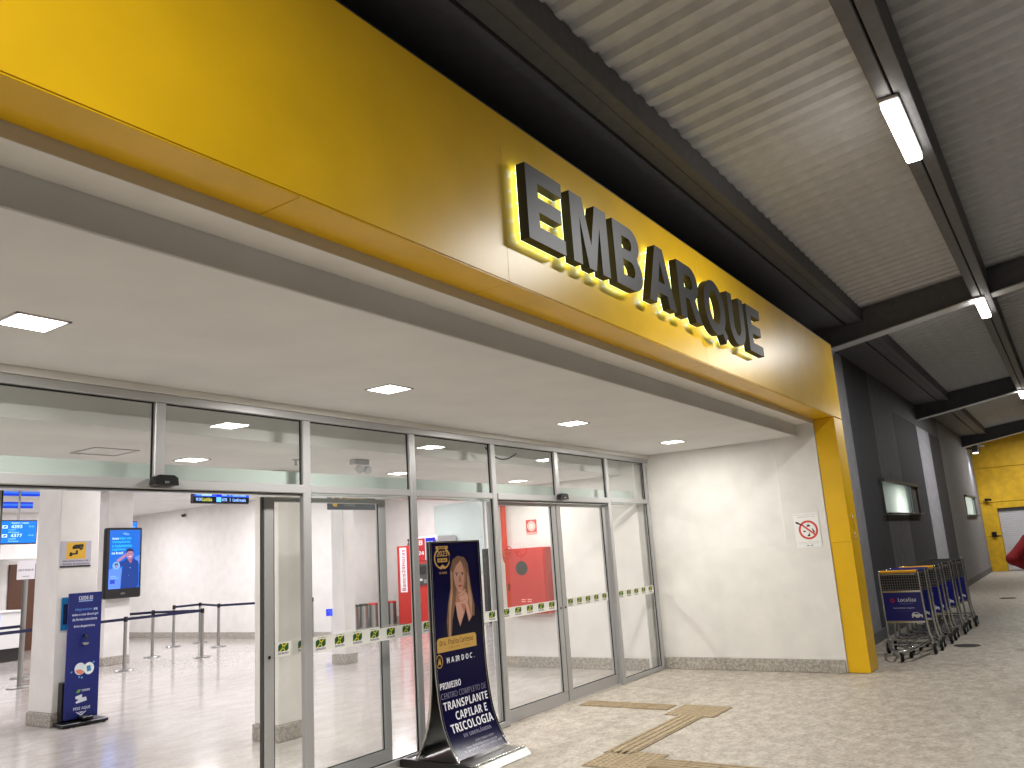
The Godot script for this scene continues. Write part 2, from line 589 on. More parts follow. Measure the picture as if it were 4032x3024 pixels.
# ---------------------------------------------------------------- terminal front
func terminal() -> void:
	var t := thing("terminal_building", "airport terminal front with yellow fascia over a recessed white entrance", "building", Vector3(10.5, 0, -0.2))
	# fascia panels: front sheets and the returns underneath, with open joints
	var xs := [-6.5, -2.26, 0.57, 3.394, 6.22, 9.05, 10.355]
	for i in xs.size() - 1:
		wbox(t, "fascia_panel", Vector3(xs[i] + 0.0008, 3.0095, -0.05), Vector3(xs[i + 1] - 0.0008, 3.983, 0.0), M.yellow, 0.001)
	wbox(t, "fascia_panel", Vector3(10.3562, 3.0095, -0.05), Vector3(10.7876, 3.983, 0.0), M.yellow, 0.002)
	var xb := -6.5
	while xb < 10.3:
		var xe := minf(xb + 1.4135, 10.355)
		wbox(t, "soffit_return", Vector3(xb + 0.002, 3.0, -0.246), Vector3(xe - 0.002, 3.008, -0.003), M.yellow, 0.002)
		xb += 1.4135
	wbox(t, "fascia_back", Vector3(-6.5, 3.009, -0.246), Vector3(10.78, 3.97, -0.0505), M.canopy_dark, 0.0)
	wbox(t, "parapet_flashing", Vector3(-6.5, 3.984, -0.25), Vector3(10.7876, 3.992, -0.001), M.canopy_dark, 0.0)
	# yellow column at the corner
	wbox(t, "column", Vector3(10.358, 0.004, -0.246), Vector3(10.785, 1.4922, -0.001), M.yellow, 0.002)
	wbox(t, "column", Vector3(10.358, 1.4938, -0.246), Vector3(10.785, 2.999, -0.001), M.yellow, 0.002)
	# stepped edge of the entrance ceiling
	wbox(t, "drip_strip", Vector3(-6.5, 2.943, -0.262), Vector3(10.357, 3.2, -0.2475), M.plaster, 0.002)
	wbox(t, "slot_ceiling", Vector3(-6.5, 2.962, -0.47), Vector3(10.357, 3.2, -0.2625), M.plaster, 0.0)
	wbox(t, "entrance_soffit", Vector3(-6.5, SOFFIT, -2.86), Vector3(10.357, 3.2, -0.472), M.ceiling, 0.006)
	wbox(t, "shadow_gap", Vector3(-6.5, 2.772, -2.60), Vector3(10.357, 2.8195, -2.515), M.plaster, 0.002)
	# white side wall of the recess, semi-gloss dado below, slightly thicker pier near the column
	wbox(t, "side_wall", Vector3(10.36, 0.002, -2.64), Vector3(10.75, 3.2, -0.775), M.plaster, 0.0)
	wbox(t, "side_wall", Vector3(10.345, 0.002, -0.774), Vector3(10.75, 3.0, -0.2475), M.plaster, 0.006)
	wbox(t, "side_wall_dado", Vector3(10.357, 0.15, -2.64), Vector3(10.3598, 1.49, -0.776), M.plaster_gloss, 0.0)
	wbox(t, "side_wall_dado", Vector3(10.342, 0.15, -0.773), Vector3(10.3448, 1.49, -0.249), M.plaster_gloss, 0.0)
	var zs := [-2.64, -1.72, -0.78, -0.262]
	for i in 3:
		var xo := 10.331 if i < 2 else 10.322
		wbox(t, "skirting_slab", Vector3(xo, 0.002, zs[i] + 0.001), Vector3(10.3565 if i < 2 else 10.3415, 0.147, zs[i + 1] - 0.001), M.granite_skirt, 0.003)
	wbox(t, "west_wall", Vector3(-6.8, 0.002, -2.86), Vector3(-6.502, 4.4, 0.0), M.plaster, 0.0)
	# grey wall running on under the canopy, with slightly raised vertical bands in different grey tones
	wbox(t, "grey_wall", Vector3(10.79, 0.002, -0.51), Vector3(32.28, 1.862, -0.452), M.wall_dark, 0.0)
	wbox(t, "grey_wall", Vector3(10.79, 2.478, -0.51), Vector3(32.28, 4.62, -0.452), M.wall_dark, 0.0)
	for w in [[10.79, 15.15], [18.05, 27.7], [30.45, 32.28]]:
		wbox(t, "grey_wall", Vector3(w[0], 1.8622, -0.51), Vector3(w[1], 2.4778, -0.452), M.wall_dark, 0.0)
	# the lit office behind the two windows
	wbox(t, "office_wall", Vector3(14.6, 0.6, -2.5), Vector3(31.2, 3.0, -2.4), M.plaster, 0.0)
	wbox(t, "office_wall", Vector3(14.5, 0.6, -2.5), Vector3(14.598, 3.0, -0.512), M.plaster, 0.0)
	wbox(t, "office_wall", Vector3(31.202, 0.6, -2.5), Vector3(31.3, 3.0, -0.512), M.plaster, 0.0)
	wbox(t, "office_ceiling", Vector3(14.5, 3.002, -2.5), Vector3(31.3, 3.1, -0.512), M.ceiling, 0.0)
	wbox(t, "office_floor", Vector3(14.5, 0.5, -2.5), Vector3(31.3, 0.598, -0.512), M.counter, 0.0)
	wbox(t, "wall_over_entrance", Vector3(-6.5, 3.2, -0.9), Vector3(10.788, 4.62, -0.452), M.wall_dark, 0.0)
	var bands := [[10.80, 13.48, M.wall_grey, 4.38, 0.012], [13.482, 15.37, M.wall_dark, 4.38, 0.008], [15.372, 17.44, M.wall_mid, 4.38, 0.010], [17.442, 20.34, M.wall_dark, 3.88, 0.006], [20.342, 22.19, M.wall_light, 3.88, 0.014], [22.192, 24.14, M.wall_dark, 3.88, 0.008], [24.142, 32.27, M.wall_grey, 4.38, 0.010], [17.442, 24.14, M.wall_mid, -1.0, 0.011]]
	for b in bands:
		var zb: float = -0.4515 + b[4]
		var openings := []
		for o in [[15.15, 18.9], [27.7, 30.5]]:
			if o[0] < b[1] and o[1] > b[0]: openings.append(o)
		if b[3] < 0.0:
			wbox(t, "wall_band", Vector3(b[0], 3.882, -0.4515), Vector3(b[1], 4.38, zb), b[2], 0.002)
		elif openings.is_empty():
			wbox(t, "wall_band", Vector3(b[0], 0.16, -0.4515), Vector3(b[1], b[3], zb), b[2], 0.002)
		else:
			wbox(t, "wall_band", Vector3(b[0], 0.16, -0.4515), Vector3(b[1], 1.86, zb), b[2], 0.002)
			wbox(t, "wall_band", Vector3(b[0], 2.48, -0.4515), Vector3(b[1], b[3], zb), b[2], 0.002)
			var o: Array = openings[0]
			if b[0] < o[0]: wbox(t, "wall_band", Vector3(b[0], 1.8605, -0.4515), Vector3(o[0], 2.4795, zb), b[2], 0.002)
			if b[1] > o[1]: wbox(t, "wall_band", Vector3(o[1], 1.8605, -0.4515), Vector3(b[1], 2.4795, zb), b[2], 0.002)
	wbox(t, "wall_base", Vector3(10.8, 0.003, -0.4515), Vector3(32.27, 0.158, -0.432), M.wall_mid, 0.003)
	for o in [[15.15, 18.9], [27.7, 30.5]]:
		var split: float = o[1] - (0.85 if o[0] < 20 else 0.05)
		var win := pane(t, "window", Vector3(o[0] + 0.002, 1.8632, -0.4515), Vector3(split - 0.002, 2.4768, -0.4515))
		win.material_override = M.frosted
		wbox(win, "frame", Vector3(o[0], 2.425, -0.447), Vector3(o[1], 2.478, -0.37), M.alu_dark)
		wbox(win, "frame", Vector3(o[0], 1.862, -0.447), Vector3(o[1] + 0.05, 1.892, -0.34), M.alu_dark)
		wbox(win, "frame", Vector3(o[0], 1.893, -0.447), Vector3(o[0] + 0.04, 2.424, -0.42), M.alu_dark)
		if o[0] < 20:
			wbox(win, "sash", Vector3(split + 0.002, 1.893, -0.447), Vector3(split + 0.10, 2.424, -0.41), M.alu_dark)
			wbox(win, "sash", Vector3(split + 0.103, 1.893, -0.447), Vector3(o[1] - 0.12, 2.424, -0.435), M.wall_mid)
			wbox(win, "sash", Vector3(o[1] - 0.118, 1.893, -0.447), Vector3(o[1], 2.424, -0.40), M.alu_dark)
		else:
			wbox(win, "sash", Vector3(split + 0.002, 1.893, -0.447), Vector3(o[1], 2.424, -0.41), M.alu_dark)

func yellow_block() -> void:
	var t := thing("yellow_building", "yellow rendered end wall with white roller shutter, closing the covered walkway", "building", Vector3(32.6, 0, 2))
	var X := 32.3
	var o := [0.03, 1.6, 2.02]
	wbox(t, "wall_panel", Vector3(X, 0.002, -0.452), Vector3(X + 0.4, 1.14, o[0]), M.yellow_render, 0.006)
	wbox(t, "wall_panel", Vector3(X, 1.152, -0.452), Vector3(X + 0.4, 2.285, o[0]), M.yellow_render, 0.006)
	wbox(t, "wall_panel", Vector3(X, 0.002, o[1]), Vector3(X + 0.4, 2.285, 6.0), M.yellow_render, 0.006)
	wbox(t, "wall_panel", Vector3(X, o[2] + 0.06, o[0] + 0.002), Vector3(X + 0.4, 2.285, o[1] - 0.002), M.yellow_render, 0.006)
	wbox(t, "wall_panel", Vector3(X, 2.297, -0.452), Vector3(X + 0.4, 3.46, 6.0), M.yellow_render, 0.006)
	wbox(t, "wall_panel", Vector3(X, 3.472, -0.452), Vector3(X + 0.4, 4.9, 6.0), M.yellow_render, 0.006)
	wbox(t, "wall_core", Vector3(X + 0.05, 0.002, -0.45), Vector3(X + 0.38, 4.85, 0.02), M.canopy_dark, 0.0)
	var sh := wbox(t, "shutter", Vector3(X + 0.12, 0.01, o[0] + 0.002), Vector3(X + 0.16, o[2], o[1] - 0.002), M.shutter_white, 0.0)
	var y := 0.03
	while y < o[2] - 0.05:
		wbox(sh, "slat", Vector3(X + 0.095, y, o[0] + 0.01), Vector3(X + 0.119, y + 0.062, o[1] - 0.01), M.shutter_white, 0.008)
		y += 0.07
	wbox(t, "shutter_box", Vector3(X + 0.03, o[2] + 0.002, o[0] + 0.005), Vector3(X + 0.2, o[2] + 0.058, o[1] - 0.005), M.alu_dark)
	var b := thing("call_box", "small dark box fixed on the yellow end wall beside the shutter", "box", Vector3(X, 1.225, -0.18))
	wbox(b, "case", Vector3(X - 0.06, 1.14, -0.25), Vector3(X - 0.001, 1.31, -0.11), M.black, 0.01)
	wbox(b, "cable_duct", Vector3(X - 0.02, 1.165, -0.109), Vector3(X - 0.001, 1.185, 0.01), M.black)
	var c := thing("security_camera", "small bullet camera on the yellow end wall above the call box", "camera", Vector3(X, 2.38, -0.25))
	part(c, "body", tube([Vector3(-0.08, 0.02, -0.02), Vector3(-0.14, 0.0, 0.16)], 0.045, 10), M.black)
	part(c, "bracket", tube([Vector3(-0.001, 0, -0.05), Vector3(-0.1, 0.0, 0.0)], 0.02, 8), M.galvanised)
	var d := thing("flood_light", "grey floodlight on a bracket high in the corner by the yellow wall", "lamp", Vector3(31.0, 4.05, -0.3))
	part(d, "housing", bbox(Vector3(0.34, 0.24, 0.2), 0.03), M.alu_dark, Vector3(0.0, 0.0, 0.12))
	part(d, "bracket", tube([Vector3(0, 0.02, -0.14), Vector3(0, 0.05, 0.06)], 0.025, 8), M.black)
	var lens := part(d, "lens", bbox(Vector3(0.22, 0.14, 0.01), 0.004), M.tube_glow, Vector3(0.0, -0.135, 0.10), Vector3(PI / 2, 0, 0))
	var sp := SpotLight3D.new()
	sp.name = "light"
	sp.light_energy = 5.0
	sp.light_color = Color(0.93, 0.95, 1.0)
	sp.light_size = 0.1
	sp.spot_angle = 62.0
	sp.spot_range = 40.0
	sp.spot_attenuation = 2.0
	sp.shadow_enabled = true
	sp.rotation = Vector3(-PI / 2 - 0.12, 0, 0)
	d.add_child(sp, true)
	sp.position = Vector3(0.0, -0.155, 0.10)
	part(d, "visor", bbox(Vector3(0.3, 0.02, 0.14), 0.005), M.galvanised, Vector3(0.05, 0.1, 0.27), Vector3(0.4, -0.5, 0))

# ---------------------------------------------------------------- canopy
func roof_y(z: float) -> float:
	return 4.60 + 0.12 * (z - 0.43)

func canopy() -> void:
	var t := thing("canopy", "steel canopy with corrugated metal roof over the walkway", "canopy", Vector3(10, 4.3, 1.5))
	var org := t.position
	var X0 := -8.0
	var X1 := 32.25
	# corrugated sheet
	var st := begin()
	var pitch := 0.2
	var n := int((X1 - X0) / pitch)
	var prof := [[0.0, 0.0], [0.07, 0.0], [0.1, 0.043], [0.17, 0.043], [0.2, 0.0]]
	for i in n:
		for k in 4:
			var a := Vector2(X0 + i * pitch + prof[k][0], prof[k][1])
			var b := Vector2(X0 + i * pitch + prof[k + 1][0], prof[k + 1][1])
			for zz in [[0.2, 5.4]]:
				quad(st, Vector3(a.x, roof_y(zz[0]) + a.y, zz[0]) - org, Vector3(b.x, roof_y(zz[0]) + b.y, zz[0]) - org, Vector3(b.x, roof_y(zz[1]) + b.y, zz[1]) - org, Vector3(a.x, roof_y(zz[1]) + a.y, zz[1]) - org, Vector3.DOWN)
	part(t, "roof_sheet", st.commit(), M.galvanised)
	var st2 := begin()
	quad(st2, Vector3(X0, roof_y(0.2) + 0.075, 0.2) - org, Vector3(X1, roof_y(0.2) + 0.075, 0.2) - org, Vector3(X1, roof_y(5.4) + 0.075, 5.4) - org, Vector3(X0, roof_y(5.4) + 0.075, 5.4) - org, Vector3.UP)
	part(t, "roof_deck", st2.commit(), M.canopy_dark)
	# box gutter along the building, in three strips with open joints
	wbox(t, "gutter_soffit", Vector3(X0, 4.40, -0.45), Vector3(X1, 4.44, 0.045), M.canopy_grey, 0.003)
	wbox(t, "gutter_soffit", Vector3(X0, 4.402, 0.072), Vector3(X1, 4.44, 0.196), M.canopy_grey, 0.003)
	wbox(t, "gutter_edge", Vector3(X0, 4.398, 0.2), Vector3(X1, 4.60, 0.29), M.canopy_grey, 0.005)
	wbox(t, "gutter_joint", Vector3(X0, 4.43, 0.03), Vector3(X1, 4.46, 0.21), M.rubber, 0.0)
	wbox(t, "gutter_back", Vector3(X0, 4.441, -0.45), Vector3(X1, 4.70, -0.40), M.canopy_dark, 0.0)
	# purlins: back to back channels with a groove between
	for zc in [1.722, 3.6]:
		var yb: float = 4.40 if zc < 2 else 4.62
		for s in [-1, 1]:
			wbox(t, "purlin", Vector3(X0, yb, zc + s * 0.006), Vector3(X1, roof_y(zc) - 0.02, zc + s * 0.102), M.canopy_grey, 0.006)
	wbox(t, "edge_beam", Vector3(X0, 4.75, 5.3), Vector3(X1, 5.2, 5.4), M.canopy_grey, 0.006)
	# tapered cross beams with a bottom flange
	for xc in [11.57, 20.70, 29.8]:
		var poly := PackedVector2Array([Vector2(-0.449, 4.06), Vector2(0.44, 4.20), Vector2(1.57, 4.392), Vector2(5.29, 4.95), Vector2(5.29, roof_y(5.29) - 0.003), Vector2(0.292, roof_y(0.292) - 0.003), Vector2(0.292, 4.397), Vector2(-0.449, 4.397)])
		var web := prism(poly, -0.05, 0.05)
		var cb := part(t, "cross_beam", web, M.canopy_grey, Vector3(xc + 0.05, 0, 0) - org, Vector3(0, -PI / 2, 0))
		var fl := begin()
		for seg in [[Vector2(-0.449, 4.06), Vector2(0.44, 4.20)], [Vector2(0.44, 4.20), Vector2(1.57, 4.392)], [Vector2(1.57, 4.392), Vector2(5.29, 4.95)]]:
			var d: Vector2 = seg[1] - seg[0]
			var c: Vector2 = (seg[0] + seg[1]) * 0.5
			box_into(fl, Vector3(c.x, c.y - 0.012, 0), Vector3(d.length(), 0.018, 0.24), 0.003, Basis(Vector3(0, 0, 1), d.angle()))
		part(cb, "flange", fl.commit(), M.galvanised)

func tube_lamp(x: float, label: String, e := 10.0) -> void:
	var t := thing("tube_lamp", label, "lamp", Vector3(x, 4.40, 1.69), 0, "tube lamps under the canopy")
	part(t, "housing", bbox(Vector3(1.04, 0.03, 0.125), 0.006), M.shutter_white, Vector3(0, -0.016, 0))
	part(t, "diffuser", bbox(Vector3(1.015, 0.045, 0.11), 0.018), M.tube_glow, Vector3(0, -0.054, 0))
	area(t, Vector3(0, -0.085, 0), Vector2(1.0, 0.1), e, Color(1.0, 0.995, 0.985))

func ceiling_light(called: String, label: String, at: Vector3, s: float, e: float, c: Color, glow: String, group: String) -> void:
	var t := thing(called, label, "ceiling light", at, 0, group)
	var st := begin()
	for k in [[0, 1], [0, -1], [1, 0], [-1, 0]]:
		var len := s + 0.03
		box_into(st, Vector3(k[0] * (s * 0.5 + 0.0075), -0.003, k[1] * (s * 0.5 + 0.0075)), Vector3(len if k[0] == 0 else 0.015, 0.006, len if k[1] == 0 else 0.015), 0.001)
	part(t, "frame", st.commit(), M.shutter_white)
	part(t, "diffuser", bbox(Vector3(s, 0.004, s), 0.001), M[glow], Vector3(0, -0.003, 0))
	area(t, Vector3(0, -0.012, 0), Vector2(s, s), e, c)

# ---------------------------------------------------------------- illuminated letters
# outlines of heavy grotesque capitals, cap height 1: [width, outline, holes, cut lines]
func arc(c: Vector2, r: Vector2, a0: float, a1: float, n := 10) -> PackedVector2Array:
	var p := PackedVector2Array()
	for k in n + 1:
		var a := lerpf(a0, a1, k / float(n))
		p.append(c + Vector2(cos(a) * r.x, sin(a) * r.y))
	return p

func capital(ch: String) -> Array:
	var q := PI / 2
	match ch:
		"E": return [0.876, PackedVector2Array([Vector2(0, 0), Vector2(0.876, 0), Vector2(0.876, 0.205), Vector2(0.265, 0.205), Vector2(0.265, 0.41), Vector2(0.82, 0.41), Vector2(0.82, 0.605), Vector2(0.265, 0.605), Vector2(0.265, 0.80), Vector2(0.86, 0.80), Vector2(0.86, 1), Vector2(0, 1)]), [], 0.5]
		"M": return [1.04, PackedVector2Array([Vector2(0, 0), Vector2(0.235, 0), Vector2(0.235, 0.70), Vector2(0.42, 0), Vector2(0.62, 0), Vector2(0.805, 0.70), Vector2(0.805, 0), Vector2(1.04, 0), Vector2(1.04, 1), Vector2(0.70, 1), Vector2(0.52, 0.35), Vector2(0.34, 1), Vector2(0, 1)]), [], 0.52]
		"B":
			var o := PackedVector2Array([Vector2(0, 0)])
			o.append_array(arc(Vector2(0.56, 0.275), Vector2(0.345, 0.275), -q, 0.95))
			o.append_array(arc(Vector2(0.53, 0.745), Vector2(0.32, 0.255), -0.8, q))
			o.append(Vector2(0, 1))
			var h1 := PackedVector2Array([Vector2(0.26, 0.19)])
			h1.append_array(arc(Vector2(0.52, 0.315), Vector2(0.125, 0.125), -q, q, 8))
			h1.append(Vector2(0.26, 0.44))
			var h2 := PackedVector2Array([Vector2(0.26, 0.61)])
			h2.append_array(arc(Vector2(0.49, 0.71), Vector2(0.10, 0.10), -q, q, 8))
			h2.append(Vector2(0.26, 0.81))
			return [0.905, o, [h1, h2], 0.4]
		"A": return [1.04, PackedVector2Array([Vector2(0, 0), Vector2(0.27, 0), Vector2(0.335, 0.195), Vector2(0.705, 0.195), Vector2(0.77, 0), Vector2(1.04, 0), Vector2(0.665, 1), Vector2(0.375, 1)]), [PackedVector2Array([Vector2(0.40, 0.385), Vector2(0.64, 0.385), Vector2(0.52, 0.75)])], 0.52]
		"R":
			var o2 := PackedVector2Array([Vector2(0, 0), Vector2(0.26, 0), Vector2(0.26, 0.37), Vector2(0.43, 0.37), Vector2(0.655, 0), Vector2(0.955, 0), Vector2(0.70, 0.405)])
			o2.append_array(arc(Vector2(0.56, 0.695), Vector2(0.335, 0.305), -0.95, q, 12))
			o2.append(Vector2(0, 1))
			var h3 := PackedVector2Array([Vector2(0.26, 0.56)])
			h3.append_array(arc(Vector2(0.515, 0.685), Vector2(0.125, 0.125), -q, q, 8))
			h3.append(Vector2(0.26, 0.81))
			return [0.955, o2, [h3], 0.4]
		"Q":
			var o3 := PackedVector2Array()
			o3.append_array(arc(Vector2(0.53, 0.5), Vector2(0.53, 0.525), -0.72, -1.02 + TAU, 40))
			o3.append(Vector2(0.95, -0.13))
			o3.append(Vector2(1.08, 0.03))
			return [1.08, o3, [arc(Vector2(0.53, 0.5), Vector2(0.262, 0.325), 0, TAU - 0.16, 38)], 0.53]
		_:
			var o4 := PackedVector2Array([Vector2(0, 1), Vector2(0, 0.40)])
			o4.append_array(arc(Vector2(0.455, 0.40), Vector2(0.455, 0.42), PI, TAU, 18))
			o4.append_array(PackedVector2Array([Vector2(0.91, 1), Vector2(0.645, 1), Vector2(0.645, 0.40)]))
			o4.append_array(arc(Vector2(0.455, 0.39), Vector2(0.19, 0.205), 0, -PI, 14))
			o4.append_array(PackedVector2Array([Vector2(0.265, 0.40), Vector2(0.265, 1)]))
			return [0.91, o4, [], 0.455]

func glyph(ch: String, h: float, z0: float, z1: float) -> Mesh:
	var g := capital(ch)
	var st := begin()
	var outlines := [g[1]]
	outlines.append_array(g[2])
	# faces: cut through the holes so that every piece is a simple polygon
	var pieces := []
	if g[2].is_empty(): pieces = [g[1]]
	else:
		for side in [[-1.0, g[3]], [g[3], 3.0]]:
			var box := PackedVector2Array([Vector2(side[0], -1), Vector2(side[1], -1), Vector2(side[1], 2), Vector2(side[0], 2)])
			var todo: Array = Array(Geometry2D.intersect_polygons(g[1], box), TYPE_NIL, &"", null)
			for hole in g[2]:
				var next := []
				for p in todo: next.append_array(Geometry2D.clip_polygons(p, hole))
				todo = next
			pieces.append_array(todo)
	for p in pieces:
		var idx := Geometry2D.triangulate_polygon(p)
		for i in range(0, idx.size(), 3):
			var a: Vector2 = p[idx[i]] * h
			var b: Vector2 = p[idx[i + 1]] * h
			var c: Vector2 = p[idx[i + 2]] * h
			tri(st, Vector3(a.x, a.y, z1), Vector3(b.x, b.y, z1), Vector3(c.x, c.y, z1), Vector3(0, 0, 1))
			tri(st, Vector3(a.x, a.y, z0), Vector3(b.x, b.y, z0), Vector3(c.x, c.y, z0), Vector3(0, 0, -1))
	for k in outlines.size():
		var o: PackedVector2Array = outlines[k]
		var cw := Geometry2D.is_polygon_clockwise(o)
		for i in o.size():
			var a: Vector2 = o[i] * h
			var b: Vector2 = o[(i + 1) % o.size()] * h
			var n := Vector3(b.y - a.y, a.x - b.x, 0) * (-1.0 if cw else 1.0) * (1.0 if k == 0 else -1.0)
			quad(st, Vector3(a.x, a.y, z0), Vector3(b.x, b.y, z0), Vector3(b.x, b.y, z1), Vector3(a.x, a.y, z1), n)
	return st.commit()

# little light emitting diodes along the outline, just inside the rear edge of a letter
func diodes(ch: String, h: float) -> Mesh:
	var o: PackedVector2Array = capital(ch)[1]
	var st := begin()
	var cw := Geometry2D.is_polygon_clockwise(o)
	for i in o.size():
		var a := o[i] * h
		var b := o[(i + 1) % o.size()] * h
		var d := b - a
		if d.length() < 0.05: continue
		var inn := Vector2(-d.y, d.x).normalized() * (-1.0 if cw else 1.0) * 0.012
		var n := maxi(1, int(d.length() / 0.075))
		for k in n:
			var p := a + d * ((k + 0.5) / n) + inn
			box_into(st, Vector3(p.x, p.y, 0), Vector3(0.008, 0.008, 0.004), 0.001)
	return st.commit()

func letters() -> void:
	var t := thing("letter_sign", "dark grey raised letters EMBARQUE with halo light on the yellow fascia", "sign", Vector3(5.5, 3.259, 0.0))
	var H := 0.442
	var x := 3.486
	var total := 0.0
	for ch in "EMBARQUE": total += capital(ch)[0] * H
	var gap := (7.492 - 3.486 - total) / 7.0
	for ch in "EMBARQUE":
		var l := part(t, "letter", glyph(ch, H, 0.030, 0.090), M.letter, Vector3(x - 5.5, 0, 0))
		part(l, "light_panel", glyph(ch, H, 0.0275, 0.0298), M.halo)
		part(l, "diode_row", diodes(ch, H), M.diode, Vector3(0, 0, 0.022))
		x += capital(ch)[0] * H + gap

# ---------------------------------------------------------------- glass entrance
func logo_strip() -> void:
	var im := picture(256, 128, Color(0.93, 0.93, 0.91))
	var g := Color(0.10, 0.33, 0.17)
	var yv := Color(0.90, 0.84, 0.22)
	rect(im, 62, 12, 132, 70, g)
	for k in [[62, 12], [194, 82]]:
		var s := 1 if k[0] == 62 else -1
		fill_poly(im, PackedVector2Array([Vector2(k[0], k[1]), Vector2(k[0] + s * 20, k[1]), Vector2(k[0], k[1] + s * 18)]), Color(0.93, 0.93, 0.91))
	fill_poly(im, PackedVector2Array([Vector2(166, 12), Vector2(184, 12), Vector2(90, 82), Vector2(72, 82)]), yv)
	fill_poly(im, PackedVector2Array([Vector2(104, 12), Vector2(116, 12), Vector2(136, 40), Vector2(128, 46)]), yv)
	fill_poly(im, PackedVector2Array([Vector2(120, 48), Vector2(128, 42), Vector2(152, 82), Vector2(140, 82)]), yv)
	ellipse(im, 128, 47, 15, 14, yv)
	ellipse(im, 128, 47, 10, 9, Color(0.08, 0.10, 0.22))
	write(im, "INFRAERO", 62, 90, 20, Color(0.16, 0.18, 0.36), true, 132)
	print_mat("strip", im, 0.5)

func strip(pane: Node, x0: float, x1: float, z: float) -> void:
	var w := x1 - x0
	part(pane, "safety_strip", board(w, 0.1, 0.001, round(w / 0.2)), M.strip, Vector3((x0 + x1) / 2, 1.03, z) - origin_of(pane))

func door_leaf(t: Node3D, x0: float, x1: float, zc: float, left_edge_dark: bool) -> void:
	var d := wbox(t, "sliding_door", Vector3(x0, 0.012, zc - 0.018), Vector3(x1, 0.12, zc + 0.018), M.alu, 0.003)
	wbox(d, "stile", Vector3(x0, 0.121, zc - 0.022), Vector3(x0 + 0.085, 2.134, zc + 0.022), M.alu, 0.004)
	wbox(d, "stile", Vector3(x1 - 0.085, 0.121, zc - 0.022), Vector3(x1, 2.134, zc + 0.022), M.alu, 0.004)
	wbox(d, "top_rail", Vector3(x0 + 0.086, 2.098, zc - 0.02), Vector3(x1 - 0.086, 2.134, zc + 0.02), M.alu, 0.003)
	wbox(d, "leaf_side", Vector3(x0 - 0.014 if left_edge_dark else x1 + 0.001, 0.02, zc - 0.016), Vector3(x0 - 0.001 if left_edge_dark else x1 + 0.012, 2.133, zc + 0.016), M.alu_dark, 0.004)  # side face of the leaf, shaded darker through its colour
	var p := pane(d, "pane", Vector3(x0 + 0.0852, 0.1202, zc - 0.005), Vector3(x1 - 0.0852, 2.0978, zc + 0.005))
	strip(d, x0 + 0.087, x1 - 0.087, zc + 0.0065)
	wbox(d, "lock", Vector3(x0 + 0.03 if left_edge_dark else x1 - 0.05, 0.98, zc + 0.0225), Vector3(x0 + 0.05 if left_edge_dark else x1 - 0.03, 1.0, zc + 0.028), M.rubber, 0.003)
	# thin dark glazing beads round the pane
	for bx in [x0 + 0.086, x1 - 0.094]:
		wbox(d, "bead", Vector3(bx, 0.122, zc + 0.0055), Vector3(bx + 0.008, 2.096, zc + 0.016), M.rubber, 0.001)
	wbox(d, "bead", Vector3(x0 + 0.095, 0.121, zc + 0.0055), Vector3(x1 - 0.095, 0.129, zc + 0.016), M.rubber, 0.001)

